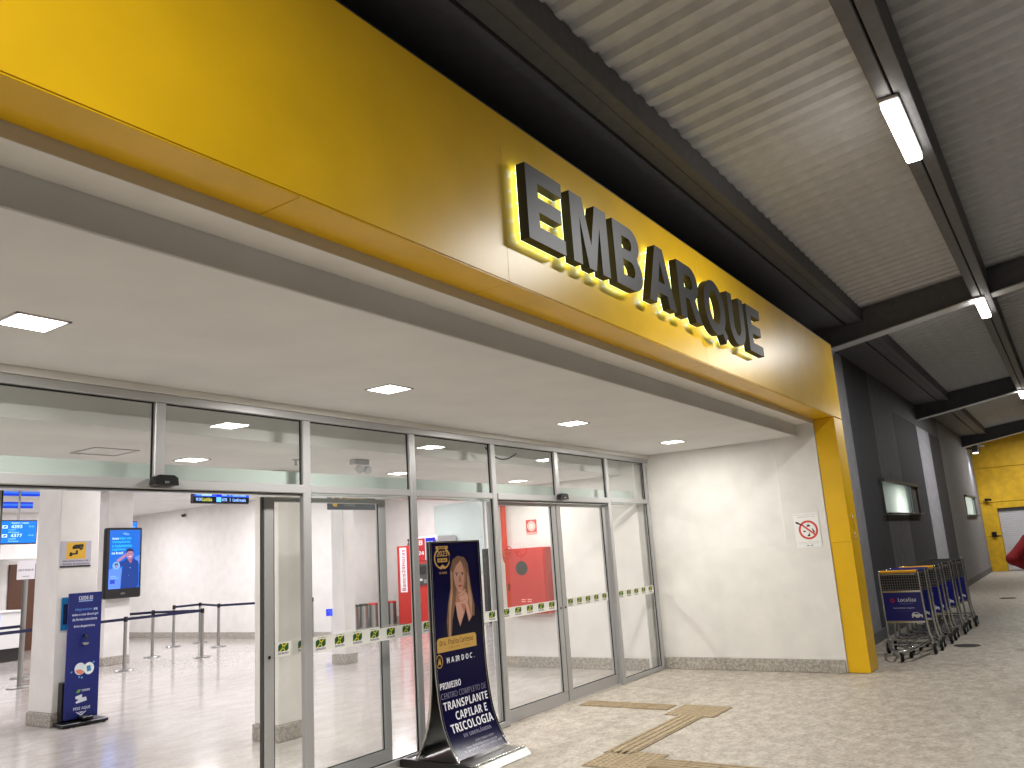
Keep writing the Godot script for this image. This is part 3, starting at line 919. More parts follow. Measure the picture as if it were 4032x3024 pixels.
func glass_front() -> void:
	var t := thing("glass_entrance", "aluminium framed glass wall with automatic sliding doors and logo safety strip", "glass wall", Vector3(6, 0, GZ))
	var xm := [-4.30, -3.08, -1.86, -0.64, 0.58, 1.80, 3.015, 4.239, 5.459, 6.689, 7.918, 9.132, 10.268]
	var ZB := GZ - 0.05
	var HW := 0.0385
	for i in xm.size():
		var x: float = xm[i]
		var short := i == 6 or i == 10
		if short:
			wbox(t, "mullion", Vector3(x - HW, 2.216, ZB), Vector3(x + HW, 2.715, GZ), M.alu, 0.006)
		else:
			wbox(t, "mullion", Vector3(x - HW, 0.002, ZB), Vector3(x + HW, 2.715, GZ), M.alu, 0.006)
	wbox(t, "head_rail", Vector3(-4.36, 2.7155, ZB), Vector3(10.357, 2.771, GZ + 0.002), M.alu, 0.004)
	for i in xm.size() - 1:
		var a: float = xm[i] + HW + 0.0005
		var b: float = xm[i + 1] - HW - 0.0005
		var in_door := i == 5 or i == 6 or i == 9 or i == 10
		if in_door:
			# one header carries both halves of a door
			if i == 5 or i == 9:
				wbox(t, "transom", Vector3(a, 2.150, ZB + 0.002), Vector3(xm[i + 2] - HW - 0.0005, 2.2155, GZ + 0.012), M.alu, 0.006)
				wbox(t, "door_track", Vector3(a, 2.137, ZB + 0.004), Vector3(xm[i + 2] - HW - 0.0005, 2.1495, GZ - 0.004), M.alu_dark, 0.002)
		else:
			wbox(t, "transom", Vector3(a, 2.158, ZB + 0.002), Vector3(b, 2.2155, GZ - 0.002), M.alu, 0.005)
			wbox(t, "sill_rail", Vector3(a, 0.002, ZB + 0.002), Vector3(b, 0.055, GZ - 0.002), M.alu, 0.004)
			pane(t, "pane", Vector3(a + 0.001, 0.0555, GZ - 0.036), Vector3(b - 0.001, 2.1575, GZ - 0.028))
			strip(t, a, b, GZ - 0.0265)
			for bx in [a + 0.001, b - 0.011]:
				wbox(t, "bead", Vector3(bx, 0.056, GZ - 0.026), Vector3(bx + 0.010, 2.157, GZ - 0.016), M.rubber, 0.001)
			wbox(t, "bead", Vector3(a + 0.012, 0.056, GZ - 0.026), Vector3(b - 0.012, 0.063, GZ - 0.016), M.rubber, 0.001)
		var ta: float = a
		var tb: float = b
		pane(t, "transom_pane", Vector3(ta + 0.001, 2.2165, ZB + 0.006), Vector3(tb - 0.001, 2.7145, ZB + 0.014))
		wbox(t, "bead", Vector3(ta + 0.001, 2.706, ZB + 0.015), Vector3(tb - 0.001, 2.7145, ZB + 0.026), M.rubber, 0.001)
		wbox(t, "bead", Vector3(tb - 0.009, 2.2175, ZB + 0.015), Vector3(tb - 0.001, 2.7055, ZB + 0.026), M.rubber, 0.001)
	# operator beam behind the transom
	wbox(t, "door_operator", Vector3(-4.3, 2.16, -2.84), Vector3(10.14, 2.335, -2.70), M.pale_green, 0.004)
	# open pair on the left, closed pair on the right
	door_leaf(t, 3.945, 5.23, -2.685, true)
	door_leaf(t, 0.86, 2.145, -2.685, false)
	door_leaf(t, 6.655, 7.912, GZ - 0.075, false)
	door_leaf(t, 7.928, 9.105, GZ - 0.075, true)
	for x in [3.02, 7.93]:
		var s := thing("door_sensor", "black motion sensor on the header of the open sliding doors" if x < 5 else "black motion sensor on the header of the closed sliding doors", "sensor", Vector3(x, 2.2, GZ + 0.04), 0, "door motion sensors")
		part(s, "housing", prism(PackedVector2Array([Vector2(-0.085, -0.03), Vector2(0.085, -0.03), Vector2(0.078, 0.018), Vector2(0.05, 0.034), Vector2(-0.05, 0.034), Vector2(-0.078, 0.018)]), -0.027, 0.035), M.black)
		part(s, "lens", bbox(Vector3(0.03, 0.014, 0.004), 0.001), M.steel, Vector3(0.0, -0.012, 0.0375))

# ---------------------------------------------------------------- poster stand in front of the glass
func poster_picture() -> Image:
	var W := 512
	var Hh := 1360
	var im := picture(W, Hh, Color(0.055, 0.05, 0.21))
	var K := Hh / 1.712
	var gold := Color(0.76, 0.61, 0.33)
	var wh := Color(0.93, 0.93, 0.94)
	var gr := Color(0.55, 0.54, 0.60)
	# award badge with laurel
	var bx := 118.0
	var by := 0.125 * K
	rect(im, bx - 62, by - 76, 124, 20, gold)
	write(im, "MELHORES", bx, by - 72, 12, Color(0.05, 0.04, 0.12), true, -1)
	for s in [-1, 1]:
		for k in 9:
			var a := 0.25 + k * 0.29
			var c := Vector2(bx + s * sin(a + 0.35) * 78, by - 4 + (-cos(a + 0.35)) * -62.0 * -1.0)
			ellipse(im, c.x, by + 4 - cos(a + 0.35) * 66, 15, 6, gold, s * (a + 0.6))
	write(im, "2023", bx, by - 46, 38, gold, true, -1)
	rect(im, bx - 50, by + 4, 100, 26, gold)
	write(im, "DO ANO", bx, by + 10, 14, Color(0.05, 0.04, 0.12), true, -1)
	fill_poly(im, PackedVector2Array([Vector2(bx - 26, by + 58), Vector2(bx, by + 44), Vector2(bx + 26, by + 58), Vector2(bx + 18, by + 68), Vector2(bx - 18, by + 68)]), gold)
	write(im, "10 ANOS", bx, by + 92, 15, gold, true, -1)
	# portrait: long fair hair, dark blazer, hand under the chin
	var cx := 300.0
	var skin := Color(0.75, 0.57, 0.50)
	var skin2 := Color(0.62, 0.44, 0.38)
	var hair := Color(0.46, 0.35, 0.28)
	var hair2 := Color(0.66, 0.53, 0.43)
	var coat := Color(0.10, 0.095, 0.16)
	fill_poly(im, PackedVector2Array([Vector2(cx - 175, 640), Vector2(cx - 165, 520), Vector2(cx - 130, 440), Vector2(cx - 60, 400), Vector2(cx + 70, 395), Vector2(cx + 150, 430), Vector2(cx + 185, 500), Vector2(cx + 200, 640)]), coat)
	fill_poly(im, PackedVector2Array([Vector2(cx - 10, 92), Vector2(cx + 50, 105), Vector2(cx + 82, 150), Vector2(cx + 92, 240), Vector2(cx + 105, 340), Vector2(cx + 125, 430), Vector2(cx + 120, 500), Vector2(cx + 90, 540), Vector2(cx + 40, 420), Vector2(cx - 60, 420), Vector2(cx - 90, 520), Vector2(cx - 105, 640), Vector2(cx - 135, 635), Vector2(cx - 140, 520), Vector2(cx - 120, 400), Vector2(cx - 92, 300), Vector2(cx - 88, 180), Vector2(cx - 60, 115)]), hair)
	fill_poly(im, PackedVector2Array([Vector2(cx - 84, 190), Vector2(cx - 66, 200), Vector2(cx - 72, 330), Vector2(cx - 100, 470), Vector2(cx - 112, 620), Vector2(cx - 126, 600), Vector2(cx - 112, 420), Vector2(cx - 88, 300)]), hair2)
	fill_poly(im, PackedVector2Array([Vector2(cx + 70, 200), Vector2(cx + 84, 240), Vector2(cx + 104, 400), Vector2(cx + 96, 500), Vector2(cx + 76, 420), Vector2(cx + 66, 300)]), hair2)
	fill_poly(im, PackedVector2Array([Vector2(cx - 34, 300), Vector2(cx + 36, 300), Vector2(cx + 44, 400), Vector2(cx + 30, 470), Vector2(cx - 22, 560), Vector2(cx - 40, 470), Vector2(cx - 54, 400)]), skin2)
	fill_poly(im, PackedVector2Array([Vector2(cx - 54, 400), Vector2(cx - 8, 400), Vector2(cx + 20, 470), Vector2(cx - 20, 556), Vector2(cx - 40, 500)]), skin)
	fill_poly(im, PackedVector2Array([Vector2(cx - 58, 190), Vector2(cx - 46, 140), Vector2(cx, 122), Vector2(cx + 46, 142), Vector2(cx + 58, 195), Vector2(cx + 54, 260), Vector2(cx + 34, 318), Vector2(cx + 6, 340), Vector2(cx - 20, 334), Vector2(cx - 46, 290), Vector2(cx - 58, 240)]), skin)
	fill_poly(im, PackedVector2Array([Vector2(cx + 24, 150), Vector2(cx + 52, 165), Vector2(cx + 57, 240), Vector2(cx + 36, 316), Vector2(cx + 12, 336), Vector2(cx + 36, 270), Vector2(cx + 40, 200)]), skin2)
	fill_poly(im, PackedVector2Array([Vector2(cx - 60, 210), Vector2(cx - 44, 140), Vector2(cx - 6, 118), Vector2(cx + 8, 128), Vector2(cx - 34, 160)]), hair)
	fill_poly(im, PackedVector2Array([Vector2(cx + 60, 215), Vector2(cx + 44, 140), Vector2(cx + 4, 118), Vector2(cx + 36, 158)]), hair)
	for s in [-1, 1]:
		rect(im, cx - 2 + s * 27 - 15, 203, 30, 5, hair)
		ellipse(im, cx - 2 + s * 27, 219, 12, 5, Color(0.88, 0.84, 0.82))
		ellipse(im, cx - 2 + s * 27, 219, 6, 6, Color(0.12, 0.08, 0.07))
		rect(im, cx - 2 + s * 27 - 14, 212, 28, 3, Color(0.16, 0.10, 0.08))
	fill_poly(im, PackedVector2Array([Vector2(cx - 4, 225), Vector2(cx + 5, 225), Vector2(cx + 11, 266), Vector2(cx - 14, 268)]), skin2)
	ellipse(im, cx - 2, 294, 19, 6, Color(0.66, 0.32, 0.31))
	rect(im, cx - 20, 293, 36, 2, Color(0.45, 0.2, 0.2))
	# forearm, palm and the separate fingers folded under the chin
	fill_poly(im, PackedVector2Array([Vector2(cx + 62, 540), Vector2(cx + 98, 500), Vector2(cx + 66, 400), Vector2(cx + 26, 392)]), skin2)
	fill_poly(im, PackedVector2Array([Vector2(cx + 66, 530), Vector2(cx + 86, 500), Vector2(cx + 54, 400), Vector2(cx + 30, 396)]), skin)
	ellipse(im, cx + 34, 376, 34, 42, skin, -0.2)
	for k in 4:
		ellipse(im, cx + 4 + k * 5, 352 + k * 17, 30, 9, skin2 if k % 2 == 0 else skin, -0.18)
		ellipse(im, cx + 2 + k * 5, 350 + k * 17, 28, 7, skin, -0.18)
	ellipse(im, cx + 22, 336, 30, 9, skin, -0.5)
	fill_poly(im, PackedVector2Array([Vector2(cx + 52, 560), Vector2(cx + 60, 540), Vector2(cx + 108, 496), Vector2(cx + 150, 560), Vector2(cx + 150, 640), Vector2(cx + 40, 640)]), coat)
	var soft := im.get_region(Rect2i(90, 80, 422, 570))
	soft.resize(150, 204, Image.INTERPOLATE_LANCZOS)
	soft.resize(485, 570, Image.INTERPOLATE_CUBIC)
	im.blit_rect(soft, Rect2i(20, 136, 440, 434), Vector2i(72, 216))
	im.blit_rect(soft, Rect2i(140, 6, 320, 130), Vector2i(192, 86))
	# name tag
	var ty := 0.77 * K
	rect(im, 24, ty + 24, 412, 66, gold)
	rect(im, 48, ty, 364, 90, gold)
	ellipse(im, 48, ty + 24, 24, 24, gold)
	ellipse(im, 412, ty + 24, 24, 24, gold)
	write(im, "Dra. Thalita Carlesso", 52, ty + 14, 34, Color(0.24, 0.14, 0.07), false, 350)
	write(im, "CRM-MG      RQE", 140, ty + 62, 13, Color(0.52, 0.38, 0.16), false, 220)
	var hy := 0.93 * K
	ellipse(im, 38, hy + 14, 34, 42, gold)
	ellipse(im, 38, hy + 14, 28, 36, Color(0.13, 0.09, 0.12))
	fill_poly(im, PackedVector2Array([Vector2(22, hy + 36), Vector2(34, hy - 12), Vector2(38, hy + 20), Vector2(44, hy - 14), Vector2(54, hy + 36), Vector2(44, hy + 36), Vector2(38, hy + 26), Vector2(30, hy + 36)]), gold)
	var hx := 112.0
	for ch in "HAIRDOC":
		write(im, ch, hx, hy, 34, wh, true)
		hx += 20.0 if ch == "I" else 44.0
	rect(im, hx, hy + 30, 5, 5, wh)
	write(im, "PRIMEIRO", 22, 1.115 * K, 40, wh, true, 210)
	write(im, "CENTRO COMPLETO DE", 22, 1.195 * K, 36, gr, false, 466)
	write(im, "TRANSPLANTE", 30, 1.262 * K, 52, wh, true, 462)
	write(im, "CAPILAR E", 130, 1.352 * K, 52, wh, true, 330)
	write(im, "TRICOLOGIA", 56, 1.438 * K, 54, wh, true, 436)
	write(im, "DE UBERLÂNDIA", 150, 1.522 * K, 30, gr, true, 290)
	write(im, "(34) 99662-4331", 240, 1.60 * K, 16, Color(0.75, 0.73, 0.78), false, 190)
	write(im, "www.drathalitacarlesso.com.br", 130, 1.628 * K, 17, Color(0.75, 0.73, 0.78), false, 320)
	write(im, "AV. NICOMEDES ALVES DOS SANTOS, 1055", 96, 1.658 * K, 15, Color(0.75, 0.73, 0.78), false, 390)
	return im

func poster_stand() -> void:
	var X0 := 5.235
	var X1 := 5.888
	var t := thing("poster_stand", "tall navy poster stand with curved chrome edges on a steel base by the glass", "poster stand", Vector3(5.52, 0, -2.1))
	var org := t.position
	print_mat("poster", poster_picture(), 0.22)
	var prof := []       # front sheet: z and y, from the top down
	for k in [[1.735, -2.183], [1.40, -2.18], [0.9, -2.178], [0.70, -2.172], [0.566, -2.16], [0.45, -2.145], [0.36, -2.128], [0.29, -2.108], [0.22, -2.08], [0.163, -2.052], [0.11, -2.02], [0.065, -1.99]]:
		prof.append(Vector2(k[1], k[0]))
	var lens := [0.0]
	for i in range(1, prof.size()): lens.append(lens[-1] + prof[i].distance_to(prof[i - 1]))
	var sheet := func(dz: float, mirror: bool, uv: bool) -> Mesh:
		var st := SurfaceTool.new()
		st.begin(Mesh.PRIMITIVE_TRIANGLES)
		for i in prof.size() - 1:
			var q := []
			for j in [[i, 0], [i, 1], [i + 1, 1], [i + 1, 0]]:
				var p: Vector2 = prof[j[0]]
				var z: float = (-4.39 - p.x if mirror else p.x) + dz
				q.append([Vector3(X0 if j[1] == 0 else X1, p.y, z) - org, Vector2(j[1], lens[j[0]] / lens[-1])])
			for k in ([0, 2, 1, 0, 3, 2] if mirror else [0, 1, 2, 0, 2, 3]):
				st.set_uv(q[k][1])
				st.set_smooth_group(0)
				st.add_vertex(q[k][0])
		st.index()
		st.generate_normals()
		return st.commit()
	part(t, "poster", sheet.call(0.0, false, true), M.poster)
	part(t, "poster_backing", sheet.call(-0.006, false, false), M.black)
	part(t, "rear_panel", sheet.call(0.0, true, false), M.black)
	for x in [X0 - 0.006, X1 + 0.006]:
		for mir in [false, true]:
			var pts := []
			for p in prof: pts.append(Vector3(x, p.y, -4.39 - p.x if mir else p.x + 0.003) - org)
			pts.append(Vector3(x, 0.045, -4.39 + 1.972 if mir else -1.972) - org)
			part(t, "edge_rail", tube(pts, 0.011, 8), M.chrome)
	part(t, "top_cap", bbox(Vector3(X1 - X0 + 0.03, 0.012, 0.04), 0.004), M.chrome, Vector3((X0 + X1) / 2, 1.741, -2.195) - org)
	part(t, "cross_rod", tube([Vector3(X0, 0.075, -2.345) - org, Vector3(X1, 0.075, -2.345) - org], 0.010, 8), M.chrome)
	# base: steel top plate that folds down at the front, black end caps
	var poly := PackedVector2Array([Vector2(-2.50, 0.004), Vector2(-2.50, 0.046), Vector2(-1.93, 0.050), Vector2(-1.80, 0.058), Vector2(-1.765, 0.054), Vector2(-1.725, 0.004)])
	part(t, "base", prism(poly, -0.335, 0.335), M.steel, Vector3(5.52, 0, 0) - org, Vector3(0, -PI / 2, 0))
	part(t, "base_lip", tube([Vector3(5.19, 0.058, -1.79) - org, Vector3(5.85, 0.058, -1.79) - org], 0.007, 8), M.chrome)
	part(t, "end_cap", prism(PackedVector2Array([Vector2(-2.515, 0.004), Vector2(-2.515, 0.058), Vector2(-2.49, 0.066), Vector2(-1.84, 0.066), Vector2(-1.80, 0.06), Vector2(-1.74, 0.004)]), -0.02, 0.02), M.black, Vector3(5.165, 0, 0) - org, Vector3(0, -PI / 2, 0))
	part(t, "end_cap", prism(PackedVector2Array([Vector2(-2.505, 0.004), Vector2(-2.505, 0.047), Vector2(-1.80, 0.052), Vector2(-1.735, 0.004)]), -0.004, 0.004), M.black, Vector3(5.860, 0, 0) - org, Vector3(0, -PI / 2, 0))

# ---------------------------------------------------------------- tactile paving and floor covers
func tactile() -> void:
	var t := thing("tactile_paving", "ochre tactile paving strips with bars and dots leading to the doors", "tactile paving", Vector3(7.0, 0.0, -1.1))
	var bar := begin()
	box_into(bar, Vector3(0, 0.004, 0), Vector3(0.246, 0.008, 0.246), 0.002)
	for k in 4: box_into(bar, Vector3(0, 0.010, -0.0925 + k * 0.0617), Vector3(0.236, 0.006, 0.028), 0.003)
	var bar_mesh := bar.commit()
	var dot := begin()
	box_into(dot, Vector3(0, 0.004, 0), Vector3(0.246, 0.008, 0.246), 0.002)
	for i in 5:
		for j in 5:
			var c := Vector3(-0.1 + i * 0.05, 0.008, -0.1 + j * 0.05)
			for k in 8:
				var a := TAU * k / 8
				var b := TAU * (k + 1) / 8
				var p := func(r: float, y: float, an: float) -> Vector3: return c + Vector3(cos(an) * r, y, sin(an) * r)
				quad(dot, p.call(0.015, 0, a), p.call(0.010, 0.006, a), p.call(0.010, 0.006, b), p.call(0.015, 0, b), Vector3(cos(a), 0.5, sin(a)))
				tri(dot, c + Vector3(0, 0.006, 0), p.call(0.010, 0.006, a), p.call(0.010, 0.006, b), Vector3.UP)
	var dot_mesh := dot.commit()
	var put := func(x: float, z: float, kind: String, turned: bool) -> void:
		part(t, "tile", dot_mesh if kind == "dot" else bar_mesh, M.tactile, Vector3(x, 0.001, z) - t.position, Vector3(0, PI / 2 if turned else 0.0, 0))
	for k in 4: put.call(7.915, -2.27 + k * 0.25, "bar", true)
	for i in 2:
		for j in 2:
			put.call(7.705 + i * 0.25, -1.205 + j * 0.25, "dot", false)
			put.call(5.80 + i * 0.25, -1.03 + j * 0.25, "dot", false)
	for k in 6: put.call(7.455 - k * 0.25 + 0.0, -1.06, "bar", false)
	for k in 12: put.call(5.93, -0.53 + k * 0.25, "bar", true)

func covers() -> void:
	for k in [[12.905, 0.724, "near the trolleys"], [20.87, 0.713, "before the far yellow wall"]]:
		var t := thing("drain_cover", "round dark iron drain cover in the pavement " + k[2], "drain cover", Vector3(k[0], 0, k[1]), 0, "drain covers")
		part(t, "frame", lathe([Vector2(0.165, 0.001), Vector2(0.165, 0.004), Vector2(0.15, 0.005), Vector2(0.15, 0.003)], 28), M.iron)
		part(t, "lid", lathe([Vector2(0.148, 0.001), Vector2(0.148, 0.004), Vector2(0.10, 0.0055), Vector2(0.0, 0.0055)], 28), M.iron)

# ---------------------------------------------------------------- luggage trolleys
func trolleys() -> void:
	var im := picture(512, 448, Color(0.06, 0.085, 0.45))
	for k in 8:
		var a := TAU * k / 8
		fill_poly(im, PackedVector2Array([Vector2(118, 130) + Vector2(cos(a - 0.22), sin(a - 0.22)) * 12, Vector2(118, 130) + Vector2(cos(a - 0.3), sin(a - 0.3)) * 36, Vector2(118, 130) + Vector2(cos(a + 0.3), sin(a + 0.3)) * 36, Vector2(118, 130) + Vector2(cos(a + 0.22), sin(a + 0.22)) * 12]), Color(0.75, 0.12, 0.16))
	write(im, "Localiza", 196, 90, 62, Color(0.88, 0.89, 0.93), true, 240)
	write(im, "ALUGUEL DE CARROS", 216, 170, 16, Color(0.6, 0.63, 0.78), false, 180)
	write(im, "Sua melhor viagem", 120, 236, 26, Color(0.85, 0.86, 0.92), true, 280)
	write(im, "reserve agora no aplicativo", 150, 286, 18, Color(0.35, 0.38, 0.62), false, 220)
	fill_poly(im, PackedVector2Array([Vector2(352, 350), Vector2(372, 318), Vector2(430, 312), Vector2(470, 344), Vector2(496, 352), Vector2(496, 396), Vector2(352, 396)]), Color(0.86, 0.87, 0.88))
	for k in [384, 466]: ellipse(im, k, 394, 17, 17, Color(0.12, 0.12, 0.14))
	fill_poly(im, PackedVector2Array([Vector2(384, 346), Vector2(392, 326), Vector2(426, 322), Vector2(450, 346)]), Color(0.2, 0.25, 0.35))
	print_mat("advert", im, 0.35)
	var g := "luggage trolleys nested along the grey wall"
	var t := thing("luggage_trolley", "foremost luggage trolley of the nested row, blue advert panel fully visible", "trolley", Vector3(11.9, 0, 0.18), 0, g)
	var hw := 0.235
	part(t, "handle", tube([Vector3(-0.01, 1.055, -hw + 0.012), Vector3(-0.01, 1.055, hw - 0.012)], 0.019, 10), M.orange_bar)
	part(t, "brake_bar", tube([Vector3(-0.045, 1.02, -hw + 0.03), Vector3(-0.045, 1.02, hw - 0.03)], 0.007, 6), M.tube_steel)
	for s in [-1.0, 1.0]:
		part(t, "post", tube(bend([Vector3(-0.012, 1.06, s * hw), Vector3(0.0, 0.98, s * (hw + 0.004)), Vector3(0.02, 0.55, s * (hw + 0.006)), Vector3(0.06, 0.30, s * (hw + 0.012)), Vector3(0.13, 0.16, s * (hw + 0.03))], 5), 0.0155, 8), M.tube_steel)
		part(t, "side_rail", tube(bend([Vector3(0.13, 0.165, s * (hw + 0.02)), Vector3(-0.10, 0.17, s * (hw - 0.02)), Vector3(-0.45, 0.15, s * 0.15), Vector3(-0.62, 0.13, s * 0.07)], 5), 0.016, 8), M.tube_steel)
		part(t, "deck_rail", tube([Vector3(0.02, 0.185, s * 0.09), Vector3(-0.58, 0.16, s * 0.035)], 0.012, 6), M.tube_steel)
		var w := part(t, "wheel", lathe([Vector2(0.0, -0.018), Vector2(0.062, -0.018), Vector2(0.07, -0.010), Vector2(0.07, 0.010), Vector2(0.062, 0.018), Vector2(0.0, 0.018)], 18), M.rubber, Vector3(0.14, 0.071, s * (hw + 0.045)), Vector3(PI / 2, 0, 0))
		part(w, "hub", lathe([Vector2(0.0, -0.021), Vector2(0.03, -0.021), Vector2(0.03, 0.021), Vector2(0.0, 0.021)], 12), M.galvanised)
		part(t, "fork", tube([Vector3(0.13, 0.16, s * (hw + 0.022)), Vector3(0.14, 0.075, s * (hw + 0.022))], 0.019, 8), M.tube_steel)
	part(t, "front_bar", tube(bend([Vector3(-0.60, 0.135, -0.085), Vector3(-0.66, 0.13, 0.0), Vector3(-0.60, 0.135, 0.085)], 5), 0.016, 8), M.tube_steel)
	part(t, "cross_bar", tube([Vector3(0.08, 0.18, -hw), Vector3(0.08, 0.18, hw)], 0.011, 8), M.tube_steel)
	part(t, "cross_bar", tube([Vector3(-0.3, 0.168, -0.18), Vector3(-0.3, 0.168, 0.18)], 0.009, 8), M.tube_steel)
	var fw := part(t, "wheel", lathe([Vector2(0.0, -0.018), Vector2(0.052, -0.018), Vector2(0.06, -0.010), Vector2(0.06, 0.010), Vector2(0.052, 0.018), Vector2(0.0, 0.018)], 18), M.rubber, Vector3(-0.60, 0.061, 0.0), Vector3(PI / 2, 0.3, 0))
	part(fw, "hub", lathe([Vector2(0.0, -0.021), Vector2(0.025, -0.021), Vector2(0.025, 0.021), Vector2(0.0, 0.021)], 12), M.galvanised)
	part(t, "fork", tube([Vector3(-0.58, 0.13, 0.0), Vector3(-0.60, 0.065, 0.024)], 0.010, 6), M.tube_steel)
	part(t, "advert_panel", board(0.455, 0.37, 0.012), M.advert, Vector3(0.012, 0.61, 0), Vector3(0, -PI / 2, 0))
	for y in [0.80, 0.415]:
		part(t, "panel_rail", bbox(Vector3(0.022, 0.03, 0.462), 0.004), M.tube_steel, Vector3(0.012, y, 0))
	part(t, "basket_plate", bbox(Vector3(0.003, 0.185, 0.45), 0.001), M.iron, Vector3(0.004, 0.912, 0))
	var gst := begin()
	for k in 15: tube_into(gst, [Vector3(-0.002, 0.815, -0.21 + k * 0.03), Vector3(-0.008, 1.005, -0.21 + k * 0.03)], 0.003, 4)
	for k in 6: tube_into(gst, [Vector3(-0.004, 0.83 + k * 0.033, -0.228), Vector3(-0.004, 0.83 + k * 0.033, 0.228)], 0.003, 4)
	part(t, "basket_grille", gst.commit(), M.grille)
	for k in range(1, 11):
		var x := 11.9 + k * 0.36
		var lab := "luggage trolley with dark handle bar nested in the row by the grey wall"
		if k == 3: lab = "luggage trolley with the second yellow handle bar, nested in the row"
		if k == 10: lab = "rearmost luggage trolley of the nested row against the grey wall"
		if k == 1 or k == 2: lab = "luggage trolley with blue handle bar, nested behind the foremost trolleys"
		var c := dup(t, "luggage_trolley", Vector3(x, 0, 0.18 + (x - 11.9) * 0.045 + sin(k * 2.3) * 0.02), sin(k * 1.7) * 0.02, lab)
		c.set_meta("group", g)
		if k == 1 or k == 2: (c.get_node("handle") as MeshInstance3D).material_override = M.blue
		elif k > 3: (c.get_node("handle") as MeshInstance3D).material_override = M.iron

# ---------------------------------------------------------------- signs on the outer walls
func wall_signs() -> void:
	var im := picture(432, 600, Color(0.93, 0.93, 0.92))
	var gr := Color(0.62, 0.60, 0.62)
	write(im, "PROIBIDA A ALIMENTAÇÃO DE", 18, 18, 22, gr, false, 396)
	write(im, "ANIMAIS NESTE LOCAL", 60, 56, 20, gr, false, 312)
	var c := Vector2(232, 296)
	ellipse(im, c.x, c.y, 166, 166, Color(0.80, 0.25, 0.22))
	ellipse(im, c.x, c.y, 130, 130, Color(0.93, 0.93, 0.92))
	var ink := Color(0.08, 0.07, 0.07)
	# bird in flight, sitting bird, cat and dog outlines
	fill_poly(im, PackedVector2Array([Vector2(200, 196), Vector2(226, 214), Vector2(240, 186), Vector2(250, 212), Vector2(280, 214), Vector2(258, 232), Vector2(262, 246), Vector2(236, 238), Vector2(196, 250), Vector2(222, 226)]), ink)
	fill_poly(im, PackedVector2Array([Vector2(292, 268), Vector2(306, 276), Vector2(332, 318), Vector2(346, 342), Vector2(318, 346), Vector2(304, 322)]), ink)
	fill_poly(im, PackedVector2Array([Vector2(136, 318), Vector2(150, 304), Vector2(176, 308), Vector2(196, 318), Vector2(178, 328), Vector2(152, 330)]), ink)
	fill_poly(im, PackedVector2Array([Vector2(236, 346), Vector2(246, 340), Vector2(250, 362), Vector2(254, 404), Vector2(206, 408), Vector2(208, 386), Vector2(232, 372)]), ink)
	fill_poly(im, PackedVector2Array([Vector2(c.x - 120, c.y - 92), Vector2(c.x - 100, c.y - 114), Vector2(c.x + 118, c.y + 78), Vector2(c.x + 98, c.y + 100)]), Color(0.80, 0.25, 0.22))
	fill_poly(im, PackedVector2Array([Vector2(22, 148), Vector2(52, 142), Vector2(130, 196), Vector2(150, 214), Vector2(110, 208), Vector2(30, 170)]), ink)
	write(im, "Lei Municipal - sujeito a multa e", 26, 496, 18, gr, false, 380)
	write(im, "às penalidades previstas em lei", 46, 524, 16, gr, false, 330)
	rect(im, 170, 556, 52, 20, gr)
	ellipse(im, 262, 566, 20, 14, gr)
	print_mat("feeding", im, 0.45)
	var t := thing("prohibition_sign", "white sign with red crossed ring over animals on the white side wall", "sign", Vector3(10.3395, 1.66, -0.49))
	part(t, "board", board(0.30, 0.415, 0.003), M.feeding, Vector3.ZERO, Vector3(0, -PI / 2, 0))
	var s := thing("column_sticker", "narrow white and orange sticker high on the yellow column front", "sticker", Vector3(10.585, 1.66, 0.001))
	var im2 := picture(64, 320, Color(0.86, 0.66, 0.12))
	rect(im2, 6, 4, 52, 40, Color(0.82, 0.81, 0.83))
	for k in 4:
		ellipse(im2, 32, 78 + k * 34, 16, 11, Color(0.55, 0.26, 0.12), 0.6)
		ellipse(im2, 32, 78 + k * 34, 8, 5, Color(0.86, 0.66, 0.12), 0.6)
	rect(im2, 6, 220, 52, 92, Color(0.84, 0.83, 0.85))
	ellipse(im2, 32, 262, 15, 15, Color(0.45, 0.44, 0.5))
	rect(im2, 10, 292, 44, 14, Color(0.25, 0.12, 0.14))
	print_mat("sticker", im2, 0.5)
	part(s, "film", board(0.075, 0.31, 0.001), M.sticker)
	var sc := thing("outdoor_siren", "small pale cylinder fitting on the wall beside the top of the yellow column", "fitting", Vector3(11.55, 4.1, -0.3))
	part(sc, "body", tube([Vector3(-0.1, 0.06, 0.05), Vector3(0.12, -0.04, 0.08)], 0.075, 14), M.canopy_grey)
	part(sc, "bracket", tube([Vector3(0, 0.0, -0.138), Vector3(0, 0.02, 0.05)], 0.025, 8), M.black)

